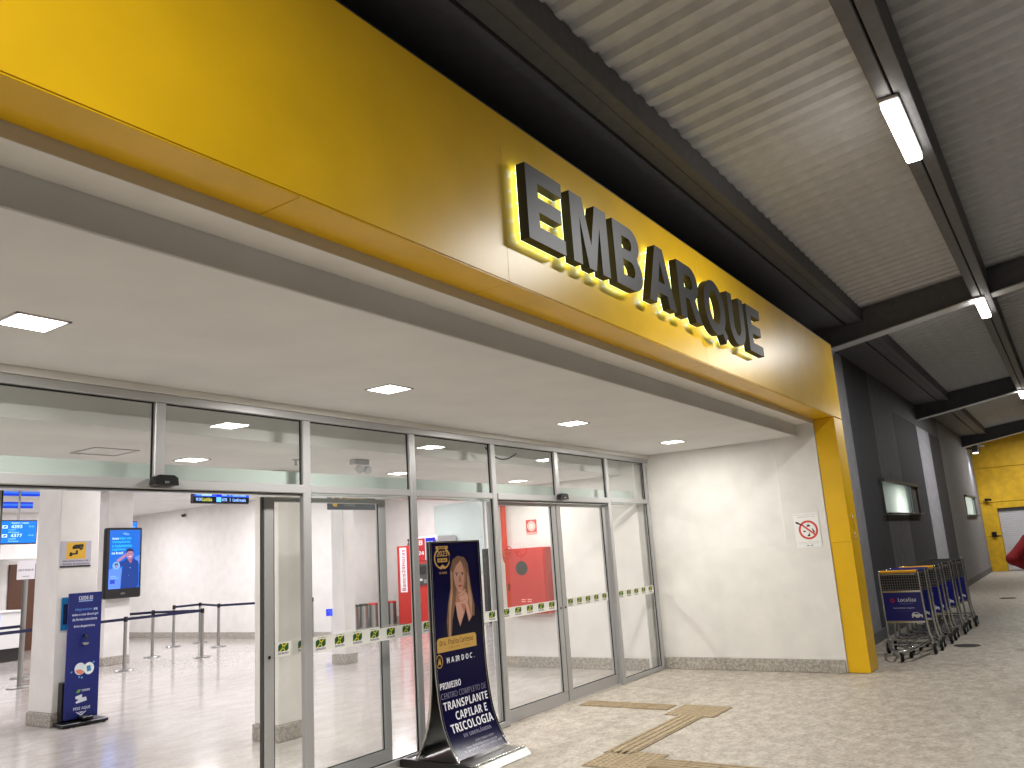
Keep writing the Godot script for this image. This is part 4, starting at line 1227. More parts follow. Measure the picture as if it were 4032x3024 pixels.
# ---------------------------------------------------------------- inside the hall
func queue_posts() -> void:
	# base points and, for each, the posts its belt runs to
	var spots := [Vector3(8.57, 0, -12.30), Vector3(10.28, 0, -12.47), Vector3(10.12, 0, -13.92), Vector3(11.68, 0, -15.57), Vector3(12.44, 0, -15.66), Vector3(11.78, 0, -14.02), Vector3(12.9, 0, -12.2), Vector3(8.75, 0, -15.0), Vector3(6.10, 0, -11.9), Vector3(7.5, 0, -13.8), Vector3(5.6, 0, -13.6)]
	var links := [[1], [2], [7], [4], [5], [6], [], [], [0], [10], []]
	var labs := ["steel queue post with belt between the blue dispenser and the hanging screen", "steel queue post at the bend of the belt nearest the door", "steel queue post in the second belt row behind the bend", "steel queue post in the rear belt row beside the back wall", "steel queue post closest to the grey back wall", "steel queue post of the rear belt row nearer the doors", "steel queue post at the end of the rear belt", "steel queue post behind the square pillar with the screen", "steel queue post hidden beside the pillar with the camera notice", "steel queue post before the check-in counter", "steel queue post at the check-in counter end"]
	var proto: Node3D = null
	for i in spots.size():
		var t := thing("queue_post", labs[i], "queue post", spots[i], 0, "belt queue posts")
		part(t, "base", lathe([Vector2(0.165, 0.0), Vector2(0.165, 0.012), Vector2(0.15, 0.022), Vector2(0.04, 0.034), Vector2(0.0, 0.034)], 24), M.steel)
		part(t, "pole", lathe([Vector2(0.031, 0.03), Vector2(0.031, 0.86), Vector2(0.0, 0.86)], 16), M.steel)
		part(t, "head", lathe([Vector2(0.036, 0.85), Vector2(0.036, 0.93), Vector2(0.028, 0.94), Vector2(0.0, 0.94)], 16), M.black)
		for j in links[i]:
			var d: Vector3 = spots[j] - spots[i]
			part(t, "belt", bbox(Vector3(d.length() - 0.07, 0.05, 0.003), 0.0005), M.belt, Vector3(0, 0.895, 0) + d * 0.5, Vector3(0, -atan2(d.z, d.x), 0))
	var s := thing("pole_sign", "steel pole stand carrying a small white notice, left of the pillar", "sign", Vector3(6.79, 0, -12.29))
	part(s, "base", lathe([Vector2(0.19, 0.0), Vector2(0.19, 0.014), Vector2(0.05, 0.03), Vector2(0.0, 0.03)], 24), M.steel)
	part(s, "pole", lathe([Vector2(0.04, 0.03), Vector2(0.04, 1.70), Vector2(0.0, 1.70)], 16), M.steel)
	var im := picture(128, 160, Color(0.84, 0.83, 0.84))
	write(im, "ENTRADA", 64, 70, 18, Color(0.35, 0.35, 0.4), true, -1)
	rect(im, 40, 130, 48, 8, Color(0.6, 0.6, 0.62))
	print_mat("entrada", im)
	part(s, "notice", board(0.26, 0.30, 0.01), M.entrada, Vector3(0.0, 1.86, 0), Vector3(0, -0.5, 0))

func screens() -> void:
	# portrait screen on the pillar
	var im := picture(360, 640, Color(0.01, 0.36, 0.74))
	var cy := Color(0.10, 0.72, 0.86)
	ellipse(im, 176, 40, 26, 12, Color(0.35, 0.55, 0.85))
	ellipse(im, 200, 48, 30, 10, Color(0.35, 0.55, 0.85))
	write(im, "Rede", 30, 80, 26, Color(0.72, 0.86, 0.97), true)
	write(im, "líder em", 112, 76, 30, cy, true, 140)
	write(im, "transplantes", 30, 116, 34, cy, true, 210)
	write(im, "e tratamentos", 30, 160, 30, cy, true, 230)
	write(im, "capilares", 28, 198, 34, cy, true, 160)
	write(im, "no Brasil", 28, 238, 28, Color(0.80, 0.90, 0.98), true, 130)
	var shirt := Color(0.01, 0.19, 0.48)
	var pale := Color(0.32, 0.48, 0.90)
	fill_poly(im, PackedVector2Array([Vector2(300, 310), Vector2(360, 280), Vector2(360, 380), Vector2(320, 350)]), pale)
	fill_poly(im, PackedVector2Array([Vector2(180, 330), Vector2(210, 310), Vector2(290, 320), Vector2(345, 350), Vector2(352, 600), Vector2(330, 640), Vector2(140, 640), Vector2(150, 460)]), shirt)
	fill_poly(im, PackedVector2Array([Vector2(208, 310), Vector2(250, 330), Vector2(275, 310), Vector2(262, 370), Vector2(240, 360)]), Color(0.56, 0.34, 0.42))
	ellipse(im, 240, 268, 42, 56, Color(0.62, 0.42, 0.52))
	fill_poly(im, PackedVector2Array([Vector2(196, 262), Vector2(200, 220), Vector2(236, 202), Vector2(280, 220), Vector2(284, 262), Vector2(268, 236), Vector2(220, 236)]), Color(0.13, 0.12, 0.26))
	rect(im, 222, 262, 14, 5, Color(0.16, 0.12, 0.24))
	rect(im, 252, 260, 14, 5, Color(0.16, 0.12, 0.24))
	fill_poly(im, PackedVector2Array([Vector2(224, 292), Vector2(262, 288), Vector2(246, 304)]), Color(0.82, 0.74, 0.82))
	fill_poly(im, PackedVector2Array([Vector2(80, 330), Vector2(180, 268), Vector2(204, 256), Vector2(206, 284), Vector2(110, 352)]), Color(0.60, 0.44, 0.58))
	for k in 4: ellipse(im, 196, 262 + k * 9, 15, 5, Color(0.56, 0.40, 0.52), -0.35)
	fill_poly(im, PackedVector2Array([Vector2(70, 340), Vector2(110, 356), Vector2(200, 330), Vector2(180, 400), Vector2(120, 400)]), shirt)
	fill_poly(im, PackedVector2Array([Vector2(0, 430), Vector2(60, 410), Vector2(120, 400), Vector2(150, 430), Vector2(140, 640), Vector2(0, 640)]), pale)
	ellipse(im, 84, 388, 44, 42, Color(0.42, 0.62, 0.84))
	ellipse(im, 84, 392, 20, 26, Color(0.52, 0.44, 0.62))
	fill_poly(im, PackedVector2Array([Vector2(64, 388), Vector2(66, 366), Vector2(100, 364), Vector2(104, 386), Vector2(84, 376)]), Color(0.13, 0.12, 0.26))
	rect(im, 18, 500, 70, 10, Color(0.45, 0.62, 0.92))
	rect(im, 18, 520, 100, 10, Color(0.45, 0.62, 0.92))
	rect(im, 18, 540, 56, 44, Color(0.12, 0.24, 0.66))
	ellipse(im, 250, 420, 4, 4, Color(0.7, 0.8, 0.95))
	ellipse(im, 238, 500, 3, 3, Color(0.5, 0.6, 0.85))
	print_mat("tv", im, 0.2, 1.7)
	var t := thing("portrait_screen", "black portrait screen showing a blue advert, hung on the far square pillar", "screen", Vector3(9.12, 1.25, -13.42))
	part(t, "housing", bbox(Vector3(0.76, 1.36, 0.11), 0.03), M.black, Vector3(0, 0.68, 0))
	part(t, "display", board(0.63, 1.13, 0.004), M.tv, Vector3(0.01, 0.75, 0.057))
	var im3 := picture(128, 48, Color(0.02, 0.02, 0.02))
	write(im3, "GOL", 64, 10, 28, Color(0.55, 0.55, 0.55), true, -1)
	print_mat("gol", im3, 0.4)
	part(t, "maker_plate", board(0.16, 0.06, 0.002), M.gol, Vector3(0, 0.09, 0.0565))
	# flight board
	var im4 := picture(640, 256, Color(0.01, 0.01, 0.06))
	for r in 7:
		var y := r * 36 + 2
		var stripe := r % 2 == 1
		if stripe: rect(im4, 0, y, 640, 36, Color(0.10, 0.28, 0.72))
		var wc := Color(0.55, 0.72, 1.0)
		write(im4, "%02d:%02d" % [16 + r / 2, (r * 25) % 60], 16, y + 8, 20, wc, true)
		write(im4, ["Campinas", "Uberaba", "Curitiba", "Brasília", "São Paulo", "Goiânia", "Curitiba"][r], 84, y + 6, 24, Color(0.75, 0.86, 0.95) if stripe else Color(0.72, 0.72, 0.30), true)
		rect(im4, 250, y + 2, 56, 32, [Color(0.35, 0.65, 1.0), Color(0.75, 0.5, 0.8), Color(0.05, 0.05, 0.9)][r % 3])
		write(im4, str(4300 + r * 13), 314, y + 8, 20, wc, true)
		write(im4, str(r % 4 + 1), 404, y + 8, 20, wc, true)
		write(im4, "Confirmado", 440, y + 8, 22, wc, true, 160)
	print_mat("flights", im4, 0.2, 2.2)
	var f := thing("flight_board", "wide flight information screen hanging inside the open doors", "screen", Vector3(8.16, 2.70, -9.0))
	part(f, "housing", bbox(Vector3(1.04, 0.63, 0.09), 0.012), M.black, Vector3(0, 0.305, 0))
	part(f, "display", board(1.02, 0.60, 0.004), M.flights, Vector3(0, 0.305, 0.047))
	for x in [-0.4, 0.4]: part(f, "hanger", tube([Vector3(x, 0.6, 0), Vector3(x, 0.661, 0)], 0.012, 6), M.steel)
	# check-in screens
	var im5 := picture(384, 256, Color(0.02, 0.45, 0.88))
	var w := Color(0.80, 0.92, 1.0)
	write(im5, "Bagagem / Luggage", 110, 12, 20, w, true, 190)
	for k in 2:
		var y := 44 + k * 104
		rect(im5, 14, y + 4, 56, 36, w)
		ellipse(im5, 42, y + 22, 18, 9, Color(0.02, 0.33, 0.82), -0.3)
		write(im5, ["4393", "4377"][k], 108, y, 38, w, true, 120)
		write(im5, ["08:20", "09:40"][k], 300, y + 10, 18, Color(0.45, 0.75, 1.0), true)
		write(im5, ["Campinas", "Curitiba"][k], 80, y + 48, 18, Color(0.55, 0.82, 1.0), true)
		write(im5, "All Classes", 80, y + 76, 18, Color(0.6, 0.86, 1.0), true)
	print_mat("checkin", im5, 0.2, 1.6)
	for k in 2:
		var s := thing("check_in_screen", "bright blue check-in screen with two flight numbers beside the white pillar" if k == 0 else "bright blue check-in screen further along, behind the white pillar", "screen", Vector3(7.4 + k * 2.25, 2.38, -14.0 - k * 0.4), 0.0, "check-in screens")
		part(s, "housing", bbox(Vector3(0.66, 0.44, 0.07), 0.012), M.black, Vector3(0, 0.21, 0))
		part(s, "display", board(0.62, 0.40, 0.004), M.checkin, Vector3(0, 0.21, 0.037))
		part(s, "hanger", tube([Vector3(0, 0.43, 0), Vector3(0, 0.979, 0)], 0.02, 8), M.steel)
	var im6 := picture(512, 64, Color(0.05, 0.25, 0.85))
	rect(im6, 0, 20, 512, 20, Color(0.25, 0.50, 1.0))
	print_mat("blue_band", im6, 0.3, 1.1)
	for k in 2:
		var s := thing("light_band", "blue glowing band under the ceiling left of the pillar, upper of two" if k == 0 else "blue glowing band under the ceiling left of the pillar, lower of two", "lamp", Vector3(7.4, 3.36 - 0.02 - k * 0.21, -14.2 - k * 0.25))
		part(s, "diffuser", board(0.9, 0.12, 0.03), M.blue_band)

func dispenser() -> void:
	var im := picture(256, 960, Color(0.045, 0.11, 0.44))
	var w := Color(0.88, 0.90, 0.95)
	var lb := Color(0.35, 0.55, 0.85)
	write(im, "CUIDE-SE", 76, 26, 30, w, true, 110)
	rect(im, 76, 60, 108, 10, Color(0.55, 0.66, 0.85))
	write(im, "Higienize", 52, 120, 24, lb, true, 130)
	write(im, "as", 194, 124, 18, w, true)
	write(im, "mãos e com álcool gel", 30, 160, 24, w, true, 200)
	write(im, "de forma consciente", 34, 196, 22, w, true, 190)
	write(im, "Evite desperdícios", 48, 250, 24, w, true, 160)
	ellipse(im, 108, 588, 42, 46, Color(0.86, 0.90, 0.92))
	fill_poly(im, PackedVector2Array([Vector2(72, 596), Vector2(110, 592), Vector2(140, 612), Vector2(118, 634), Vector2(86, 622)]), Color(0.86, 0.52, 0.42))
	ellipse(im, 176, 592, 40, 46, Color(0.90, 0.93, 0.94))
	fill_poly(im, PackedVector2Array([Vector2(156, 574), Vector2(186, 568), Vector2(194, 610), Vector2(164, 618)]), Color(0.22, 0.52, 0.70))
	for k in [[44, 606], [212, 548], [104, 650], [124, 656]]: ellipse(im, k[0], k[1], 8, 5, Color(0.45, 0.75, 0.88), -0.6)
	fill_poly(im, PackedVector2Array([Vector2(84, 768), Vector2(100, 744), Vector2(124, 744), Vector2(108, 768)]), Color(0.45, 0.65, 0.25))
	write(im, "INFRAERO", 128, 746, 16, w, true, 62)
	fill_poly(im, PackedVector2Array([Vector2(82, 794), Vector2(132, 782), Vector2(132, 808), Vector2(164, 806), Vector2(170, 834), Vector2(92, 848), Vector2(82, 838), Vector2(106, 820), Vector2(82, 812)]), w)
	write(im, "PISE AQUI", 70, 876, 26, w, true, 128)
	fill_poly(im, PackedVector2Array([Vector2(88, 912), Vector2(172, 912), Vector2(130, 944)]), w)
	fill_poly(im, PackedVector2Array([Vector2(102, 912), Vector2(158, 912), Vector2(130, 932)]), Color(0.05, 0.10, 0.40))
	fill_poly(im, PackedVector2Array([Vector2(110, 912), Vector2(150, 912), Vector2(130, 926)]), w)
	print_mat("dispense", im, 0.4)
	var t := thing("sanitizer_stand", "tall dark blue foot-operated hand sanitizer stand before the white pillar", "dispenser", Vector3(5.30, 0, -7.62), -0.12)
	part(t, "front_panel", board(0.372, 1.41, 0.02), M.dispense, Vector3(0, 0.775, 0))
	part(t, "cabinet", bbox(Vector3(0.36, 0.42, 0.12), 0.006), M.black, Vector3(-0.02, 0.27, -0.09))
	part(t, "foot_plate", bbox(Vector3(0.50, 0.035, 0.34), 0.006), M.black, Vector3(0.0, 0.03, 0.0))
	part(t, "pedal", bbox(Vector3(0.12, 0.03, 0.16), 0.006), M.black, Vector3(0.02, 0.085, 0.09))
	part(t, "spout", tube(bend([Vector3(0.0, 0.99, 0.01), Vector3(0.0, 0.985, 0.06), Vector3(0.0, 0.95, 0.075)], 4), 0.014, 8), M.black)
	part(t, "drip_tray", lathe([Vector2(0.0, 0.0), Vector2(0.03, 0.0), Vector2(0.042, 0.022), Vector2(0.036, 0.022), Vector2(0.026, 0.006), Vector2(0.0, 0.006)], 16), M.steel, Vector3(0.0, 0.885, 0.055))
	for x in [-0.22, 0.22]: part(t, "foot", lathe([Vector2(0.02, 0.0), Vector2(0.02, 0.012), Vector2(0.0, 0.012)], 10), M.rubber, Vector3(x, 0.001, 0.12))
	# notices on the near pillar
	var im2 := picture(330, 290, Color(0.72, 0.71, 0.76))
	rect(im2, 62, 12, 208, 186, Color(0.86, 0.68, 0.22))
	var ink := Color(0.12, 0.10, 0.07)
	fill_poly(im2, PackedVector2Array([Vector2(124, 62), Vector2(150, 40), Vector2(234, 34), Vector2(248, 46), Vector2(236, 92), Vector2(216, 104), Vector2(196, 84), Vector2(128, 90)]), ink)
	ellipse(im2, 222, 70, 15, 17, Color(0.35, 0.29, 0.13))
	fill_poly(im2, PackedVector2Array([Vector2(164, 104), Vector2(186, 102), Vector2(184, 148), Vector2(128, 152), Vector2(124, 168), Vector2(94, 164), Vector2(100, 122), Vector2(124, 126), Vector2(128, 134), Vector2(162, 132)]), ink)
	write(im2, "ÁREA MONITORADA POR", 24, 206, 22, Color(0.28, 0.26, 0.30), true, 282)
	write(im2, "CÂMERAS DE VIGILÂNCIA", 18, 240, 22, Color(0.28, 0.26, 0.30), true, 294)
	rect(im2, 0, 270, 330, 20, Color(0.20, 0.15, 0.20))
	print_mat("watched", im2, 0.4)
	var s := thing("camera_notice", "yellow and grey surveillance notice with camera symbol on the near white pillar", "sign", Vector3(5.25, 1.94, -7.787))
	part(s, "board", board(0.37, 0.31, 0.004), M.watched)
	var im3 := picture(200, 256, Color(0.08, 0.45, 0.66))
	rect(im3, 14, 52, 172, 160, Color(0.06, 0.13, 0.28))
	for k in 3: rect(im3, 50, 76 + k * 42, 90, 22, Color(0.45, 0.52, 0.64))
	print_mat("blue_notice", im3, 0.4)
	var p := thing("blue_notice", "light blue notice on the white pillar behind the sanitizer stand", "sign", Vector3(5.26, 1.25, -7.787))
	part(p, "board", board(0.30, 0.375, 0.004), M.blue_notice)

func machines() -> void:
	# fire hose cabinet, pipe and sign on the inner side wall
	var X := 10.148
	var t := thing("hose_cabinet", "red fire hose cabinet with round window on the inner white wall", "cabinet", Vector3(X, 1.22, -4.43))
	wbox(t, "case", Vector3(X - 0.17, 0.755, -4.79), Vector3(X - 0.001, 1.68, -4.075), M.red, 0.008)
	var dr := wbox(t, "door", Vector3(X - 0.183, 0.785, -4.765), Vector3(X - 0.1705, 1.65, -4.10), M.red, 0.005)
	part(dr, "round_window", tube([Vector3(0, 0.18, -0.05), Vector3(-0.012, 0.18, -0.05)], 0.10, 28), M.iron)
	part(dr, "handle", bbox(Vector3(0.02, 0.10, 0.02), 0.005), M.iron, Vector3(-0.012, -0.08, -0.29))
	var im := picture(128, 48, Color(0.78, 0.15, 0.12))
	for k in 2: rect(im, 14 + k * 60, 10, 40, 7, Color(0.92, 0.75, 0.72))
	for k in 2: rect(im, 14 + k * 60, 26, 40, 7, Color(0.92, 0.75, 0.72))
	print_mat("hose_text", im, 0.4)
	part(dr, "lettering", board(0.22, 0.08, 0.001), M.hose_text, Vector3(-0.0075, -0.28, 0.0), Vector3(0, -PI / 2, 0))
	var pz := -4.845
	var pp := thing("red_pipe", "red fire water pipe with a handwheel valve running down to the hose cabinet", "pipe", Vector3(X, 1.5, pz))
	part(pp, "pipe", tube(bend([Vector3(-0.06, 1.08, 0), Vector3(-0.06, 0.3, 0), Vector3(-0.06, 0.06, 0.0), Vector3(-0.065, -0.02, 0.05)], 8), 0.042, 14), M.red_pipe)
	var wh := part(pp, "handwheel", lathe([Vector2(0.075, -0.006), Vector2(0.085, 0.0), Vector2(0.075, 0.006), Vector2(0.068, 0.0), Vector2(0.075, -0.006)], 22), M.red_pipe, Vector3(-0.2, 0.14, 0.15), Vector3(0, 0, PI / 2))
	part(wh, "spoke", tube([Vector3(-0.075, 0, 0), Vector3(0.075, 0, 0)], 0.006, 6), M.red_pipe)
	part(wh, "spoke", tube([Vector3(0, 0, -0.075), Vector3(0, 0, 0.075)], 0.006, 6), M.red_pipe)
	part(pp, "stem", tube([Vector3(-0.2, 0.14, 0.15), Vector3(-0.06, 0.10, 0.03)], 0.012, 8), M.red_pipe)
	var im2 := picture(192, 224, Color(0.80, 0.26, 0.24))
	ellipse(im2, 96, 96, 74, 74, Color(0.90, 0.84, 0.80))
	ellipse(im2, 96, 96, 60, 60, Color(0.86, 0.62, 0.58))
	ellipse(im2, 96, 96, 46, 46, Color(0.90, 0.84, 0.80))
	rect(im2, 0, 188, 192, 36, Color(0.88, 0.66, 0.62))
	print_mat("hose_sign", im2, 0.4)
	var sg := thing("hose_sign", "small red and white square fire hose sign above the red cabinet", "sign", Vector3(X - 0.003, 1.975, -4.385))
	part(sg, "board", board(0.185, 0.215, 0.003), M.hose_sign, Vector3.ZERO, Vector3(0, -PI / 2, 0))
	# cash machine
	var a := thing("cash_machine", "red cash machine frontage with tall white lettered panel against the far wall", "cash machine", Vector3(16.7, 0, -12.0))
	wbox(a, "cabinet", Vector3(16.32, 0.05, -12.24), Vector3(17.18, 1.96, -11.3), M.red, 0.01)
	wbox(a, "side_panel", Vector3(16.30, 0.02, -12.72), Vector3(17.18, 2.0, -12.243), M.red, 0.008)
	wbox(a, "base", Vector3(16.36, 0.003, -12.23), Vector3(17.18, 0.048, -11.31), M.iron, 0.0)
	var im3 := picture(160, 760, Color(0.93, 0.92, 0.93))
	write(im3, "Banco24Horas", 40, 735, 88, Color(0.66, 0.10, 0.22), true, 700, true)
	print_mat("bank", im3, 0.4)
	part(a, "lettered_panel", board(0.235, 1.14, 0.006), M.bank, Vector3(-0.404, 1.385, -0.5), Vector3(0, -PI / 2, 0))
	var im4 := picture(200, 256, Color(0.85, 0.88, 0.95))
	rect(im4, 0, 0, 90, 256, Color(0.80, 0.10, 0.16))
	rect(im4, 100, 0, 100, 120, Color(0.06, 0.10, 0.85))
	write(im4, "B", 24, 20, 60, Color(0.95, 0.95, 0.95), true)
	write(im4, "24", 14, 150, 44, Color(0.95, 0.95, 0.95), true)
	rect(im4, 110, 40, 70, 12, Color(0.8, 0.85, 1.0))
	rect(im4, 110, 150, 70, 12, Color(0.5, 0.65, 0.9))
	print_mat("atm_screen", im4, 0.2, 1.2)
	wbox(a, "top_box", Vector3(16.34, 1.962, -12.2), Vector3(17.1, 2.2, -11.34), M.shutter_white, 0.01)
	part(a, "top_screen", board(0.62, 0.55, 0.01), M.atm_screen, Vector3(-0.40, 1.88, 0.3), Vector3(0, -PI / 2, 0))
	wbox(a, "keypad_panel", Vector3(16.29, 0.98, -12.15), Vector3(16.319, 1.52, -11.4), M.alu_dark, 0.01)
	wbox(a, "display", Vector3(16.28, 1.25, -12.05), Vector3(16.289, 1.46, -11.6), M.black, 0.004)
	wbox(a, "card_slot", Vector3(16.275, 1.08, -12.0), Vector3(16.289, 1.14, -11.85), M.pale_green, 0.004)
	wbox(a, "keypad", Vector3(16.27, 1.02, -11.8), Vector3(16.289, 1.12, -11.6), M.steel, 0.004)
	var vs := thing("alarm_strobe", "small silver strobe fitting on top of the red cash machine panel", "fitting", Vector3(16.5, 2.0, -12.45))
	part(vs, "body", lathe([Vector2(0.05, 0.0), Vector2(0.05, 0.05), Vector2(0.02, 0.09), Vector2(0.06, 0.16), Vector2(0.0, 0.18)], 14), M.alu_dark)
	# vending machine: dark case with lit front towards the hall
	var v := thing("vending_machine", "dark grey vending machine with lit display beside the pale green board", "vending machine", Vector3(16.8, 0, -9.7))
	wbox(v, "case", Vector3(16.4, 0.05, -10.0), Vector3(17.18, 1.78, -9.1), M.iron, 0.02)
	for x in [16.5, 17.08]: for z in [-9.9, -9.2]: wbox(v, "foot", Vector3(x - 0.03, 0.002, z - 0.03), Vector3(x + 0.03, 0.049, z + 0.03), M.rubber)
	var im5 := picture(200, 420, Color(0.03, 0.03, 0.04))
	rect(im5, 30, 40, 120, 90, Color(0.80, 0.86, 0.92))
	for k in 4: rect(im5, 40 + k * 28, 52, 16, 66, Color(0.2 + 0.15 * k, 0.3, 0.5))
	rect(im5, 30, 160, 120, 80, Color(0.10, 0.18, 0.85))
	rect(im5, 30, 250, 120, 24, Color(0.55, 0.25, 0.30))
	rect(im5, 30, 290, 120, 100, Color(0.80, 0.86, 0.88))
	for k in 4: rect(im5, 40 + k * 28, 300, 16, 80, Color(0.5, 0.2 + 0.1 * k, 0.3))
	print_mat("vending", im5, 0.2, 1.1)
	part(v, "lit_front", board(0.7, 1.5, 0.01), M.vending, Vector3(-0.406, 0.98, 0.18), Vector3(0, -PI / 2, 0))
	var gb := thing("pale_board", "large pale green glass board fixed with studs on the far wall", "board", Vector3(17.15, 2.1, -11.0))
	wbox(gb, "glass_sheet", Vector3(17.15, 1.2, -12.1), Vector3(17.165, 3.02, -10.45), M.pale_green, 0.002)
	for z in [-12.02, -11.27, -10.53]: for y in [1.3, 2.1, 2.94]:
		part(gb, "stud", tube([Vector3(17.145, y, z) - gb.position, Vector3(17.199, y, z) - gb.position], 0.018, 10), M.steel)
	# recycling bins
	var rims := [M.iron, M.iron, M.red, M.red, M.red]
	for k in 5:
		var b := thing("recycling_bin", "tall steel bin with dark rim by the far white wall" if k < 2 else "tall steel bin with red rim by the far white wall", "bin", Vector3(15.30 + k * 0.30, 0, -13.35 + k * 0.05), 0, "steel recycling bins")
		part(b, "body", lathe([Vector2(0.0, 0.004), Vector2(0.125, 0.004), Vector2(0.125, 0.55), Vector2(0.118, 0.55)], 20), M.steel)
		part(b, "rim", lathe([Vector2(0.13, 0.545), Vector2(0.13, 0.585), Vector2(0.10, 0.60), Vector2(0.0, 0.60)], 20), rims[k])
	# small blue kiosk screen
	var kk := thing("blue_kiosk", "slim post with a small glowing blue screen before the back wall", "kiosk", Vector3(13.05, 0, -11.72))
	part(kk, "base", lathe([Vector2(0.14, 0.0), Vector2(0.14, 0.015), Vector2(0.03, 0.03), Vector2(0.0, 0.03)], 18), M.galvanised)
	part(kk, "post", tube([Vector3(0, 0.02, 0), Vector3(0, 0.52, 0)], 0.03, 10), M.galvanised)
	var im6 := picture(96, 64, Color(0.01, 0.06, 0.85))
	rect(im6, 14, 16, 60, 10, Color(0.1, 0.4, 1.0))
	rect(im6, 30, 36, 50, 12, Color(0.1, 0.4, 1.0))
	print_mat("kiosk", im6, 0.2, 1.6)
	part(kk, "display", board(0.24, 0.15, 0.03), M.kiosk, Vector3(-0.02, 0.60, 0), Vector3(0, -0.9, 0))

func desks_and_ceiling_things() -> void:
	var c := thing("check_in_counter", "white check-in counter with dark plinth behind the queue belt", "counter", Vector3(8.2, 0, -17.9))
	wbox(c, "front", Vector3(6.4, 0.28, -18.4), Vector3(9.22, 1.05, -17.5), M.counter, 0.01)
	wbox(c, "plinth", Vector3(6.5, 0.003, -18.35), Vector3(9.2, 0.278, -17.56), M.iron, 0.0)
	wbox(c, "worktop", Vector3(6.38, 1.052, -18.42), Vector3(9.24, 1.09, -17.47), M.counter, 0.006)
	var im := picture(96, 128, Color(0.82, 0.85, 0.92))
	rect(im, 10, 20, 76, 34, Color(0.55, 0.63, 0.85))
	for k in 4: rect(im, 10, 66 + k * 14, 70, 5, Color(0.6, 0.62, 0.7))
	print_mat("flyer", im)
	var fl := thing("counter_flyer", "white and blue flyer fixed on the check-in counter front", "flyer", Vector3(8.62, 0.87, -17.497))
	part(fl, "sheet", board(0.30, 0.36, 0.002), M.flyer)
	for k in 2:
		var d := thing("brown_door", "brown wooden door in the wall behind the check-in counter" if k == 0 else "brown wooden panel behind the steel pole sign", "door", Vector3(9.2 + k * 1.33, 0, -20.28))
		part(d, "leaf", bbox(Vector3(0.86, 2.15, 0.04), 0.006), M.brown, Vector3(0, 1.08, 0.01))
		part(d, "frame", bbox(Vector3(0.06, 2.2, 0.05), 0.006), M.plaster, Vector3(0.465, 1.102, 0.02))
	var bh := thing("ceiling_bulkhead", "white bulkhead wall over the check-in desks", "bulkhead", Vector3(8.6, 2.3, -19.0))
	wbox(bh, "panel", Vector3(5.5, 2.25, -19.2), Vector3(10.6, HALLC, -19.0), M.plaster, 0.004)
	# arrivals sign under the low ceiling
	var im2 := picture(640, 160, Color(0.08, 0.10, 0.22))
	fill_poly(im2, PackedVector2Array([Vector2(40, 30), Vector2(70, 30), Vector2(82, 64), Vector2(170, 40), Vector2(184, 52), Vector2(110, 96), Vector2(108, 130), Vector2(60, 130), Vector2(40, 96)]), Color(0.90, 0.68, 0.12))
	write(im2, "Arrivals", 200, 92, 34, Color(0.55, 0.55, 0.45), false)
	write(im2, "Desembarque", 200, 36, 42, Color(0.90, 0.68, 0.12), true)
	print_mat("arrivals", im2, 0.4)
	var ar := thing("arrivals_sign", "dark blue hanging arrivals sign with yellow pictogram under the ceiling", "sign", Vector3(7.62, 2.30, -5.5))
	part(ar, "board", board(0.84, 0.21, 0.03), M.arrivals, Vector3(0, 0.105, 0))
	for x in [-0.3, 0.3]: part(ar, "hanger", tube([Vector3(x, 0.21, 0), Vector3(x, 0.284, 0)], 0.006, 6), M.steel)
	var em := thing("emergency_light", "twin-head emergency light fixed under the low ceiling behind the transom glass", "lamp", Vector3(5.62, LOWC, -3.35))
	part(em, "case", bbox(Vector3(0.20, 0.05, 0.08), 0.008), M.shutter_white, Vector3(0, -0.0255, 0))
	for s in [-1, 1]: part(em, "head", lathe([Vector2(0.0, 0.0), Vector2(0.03, 0.0), Vector2(0.042, 0.05), Vector2(0.036, 0.054), Vector2(0.0, 0.046)], 16), M.galvanised, Vector3(s * 0.052, -0.09, 0.02), Vector3(1.9, 0, 0))
	for k in [[5.05, -3.6], [8.35, -3.75]]:
		var sp := thing("sprinkler", "small pendant sprinkler under the low ceiling inside the transom", "sprinkler", Vector3(k[0], LOWC, k[1]), 0, "ceiling sprinklers")
		part(sp, "body", lathe([Vector2(0.035, -0.001), Vector2(0.035, -0.006), Vector2(0.01, -0.01), Vector2(0.01, -0.05), Vector2(0.026, -0.055), Vector2(0.0, -0.058)], 12), M.steel)
	var ha := thing("access_hatch", "square access hatch outline in the low ceiling inside the doors", "hatch", Vector3(3.40, LOWC, -3.88))
	for k in [[0, 1], [0, -1], [1, 0], [-1, 0]]:
		part(ha, "frame", bbox(Vector3(0.36 if k[0] == 0 else 0.012, 0.006, 0.36 if k[1] == 0 else 0.012), 0.001), M.alu, Vector3(k[0] * 0.174, -0.004, k[1] * 0.174))
	var dc := thing("dome_camera", "small dark dome camera high on the grey back wall", "camera", Vector3(13.299, 3.22, -17.6))
	part(dc, "dome", lathe([Vector2(0.0, -0.07), Vector2(0.04, -0.06), Vector2(0.06, -0.02), Vector2(0.06, 0.0), Vector2(0.0, 0.0)], 14), M.black, Vector3(-0.07, 0, 0))
	part(dc, "arm", tube([Vector3(0, 0.01, 0), Vector3(-0.07, 0.01, 0)], 0.015, 8), M.galvanised)
	var cb := thing("loose_cable", "black cable sagging behind the transom glass above the closed doors", "cable", Vector3(6.95, 2.70, -2.665))
	part(cb, "cable", tube(bend([Vector3(-0.2, 0.0, 0), Vector3(-0.05, -0.085, 0), Vector3(0.16, -0.10, 0), Vector3(0.36, -0.03, 0)], 7), 0.008, 7), M.rubber)

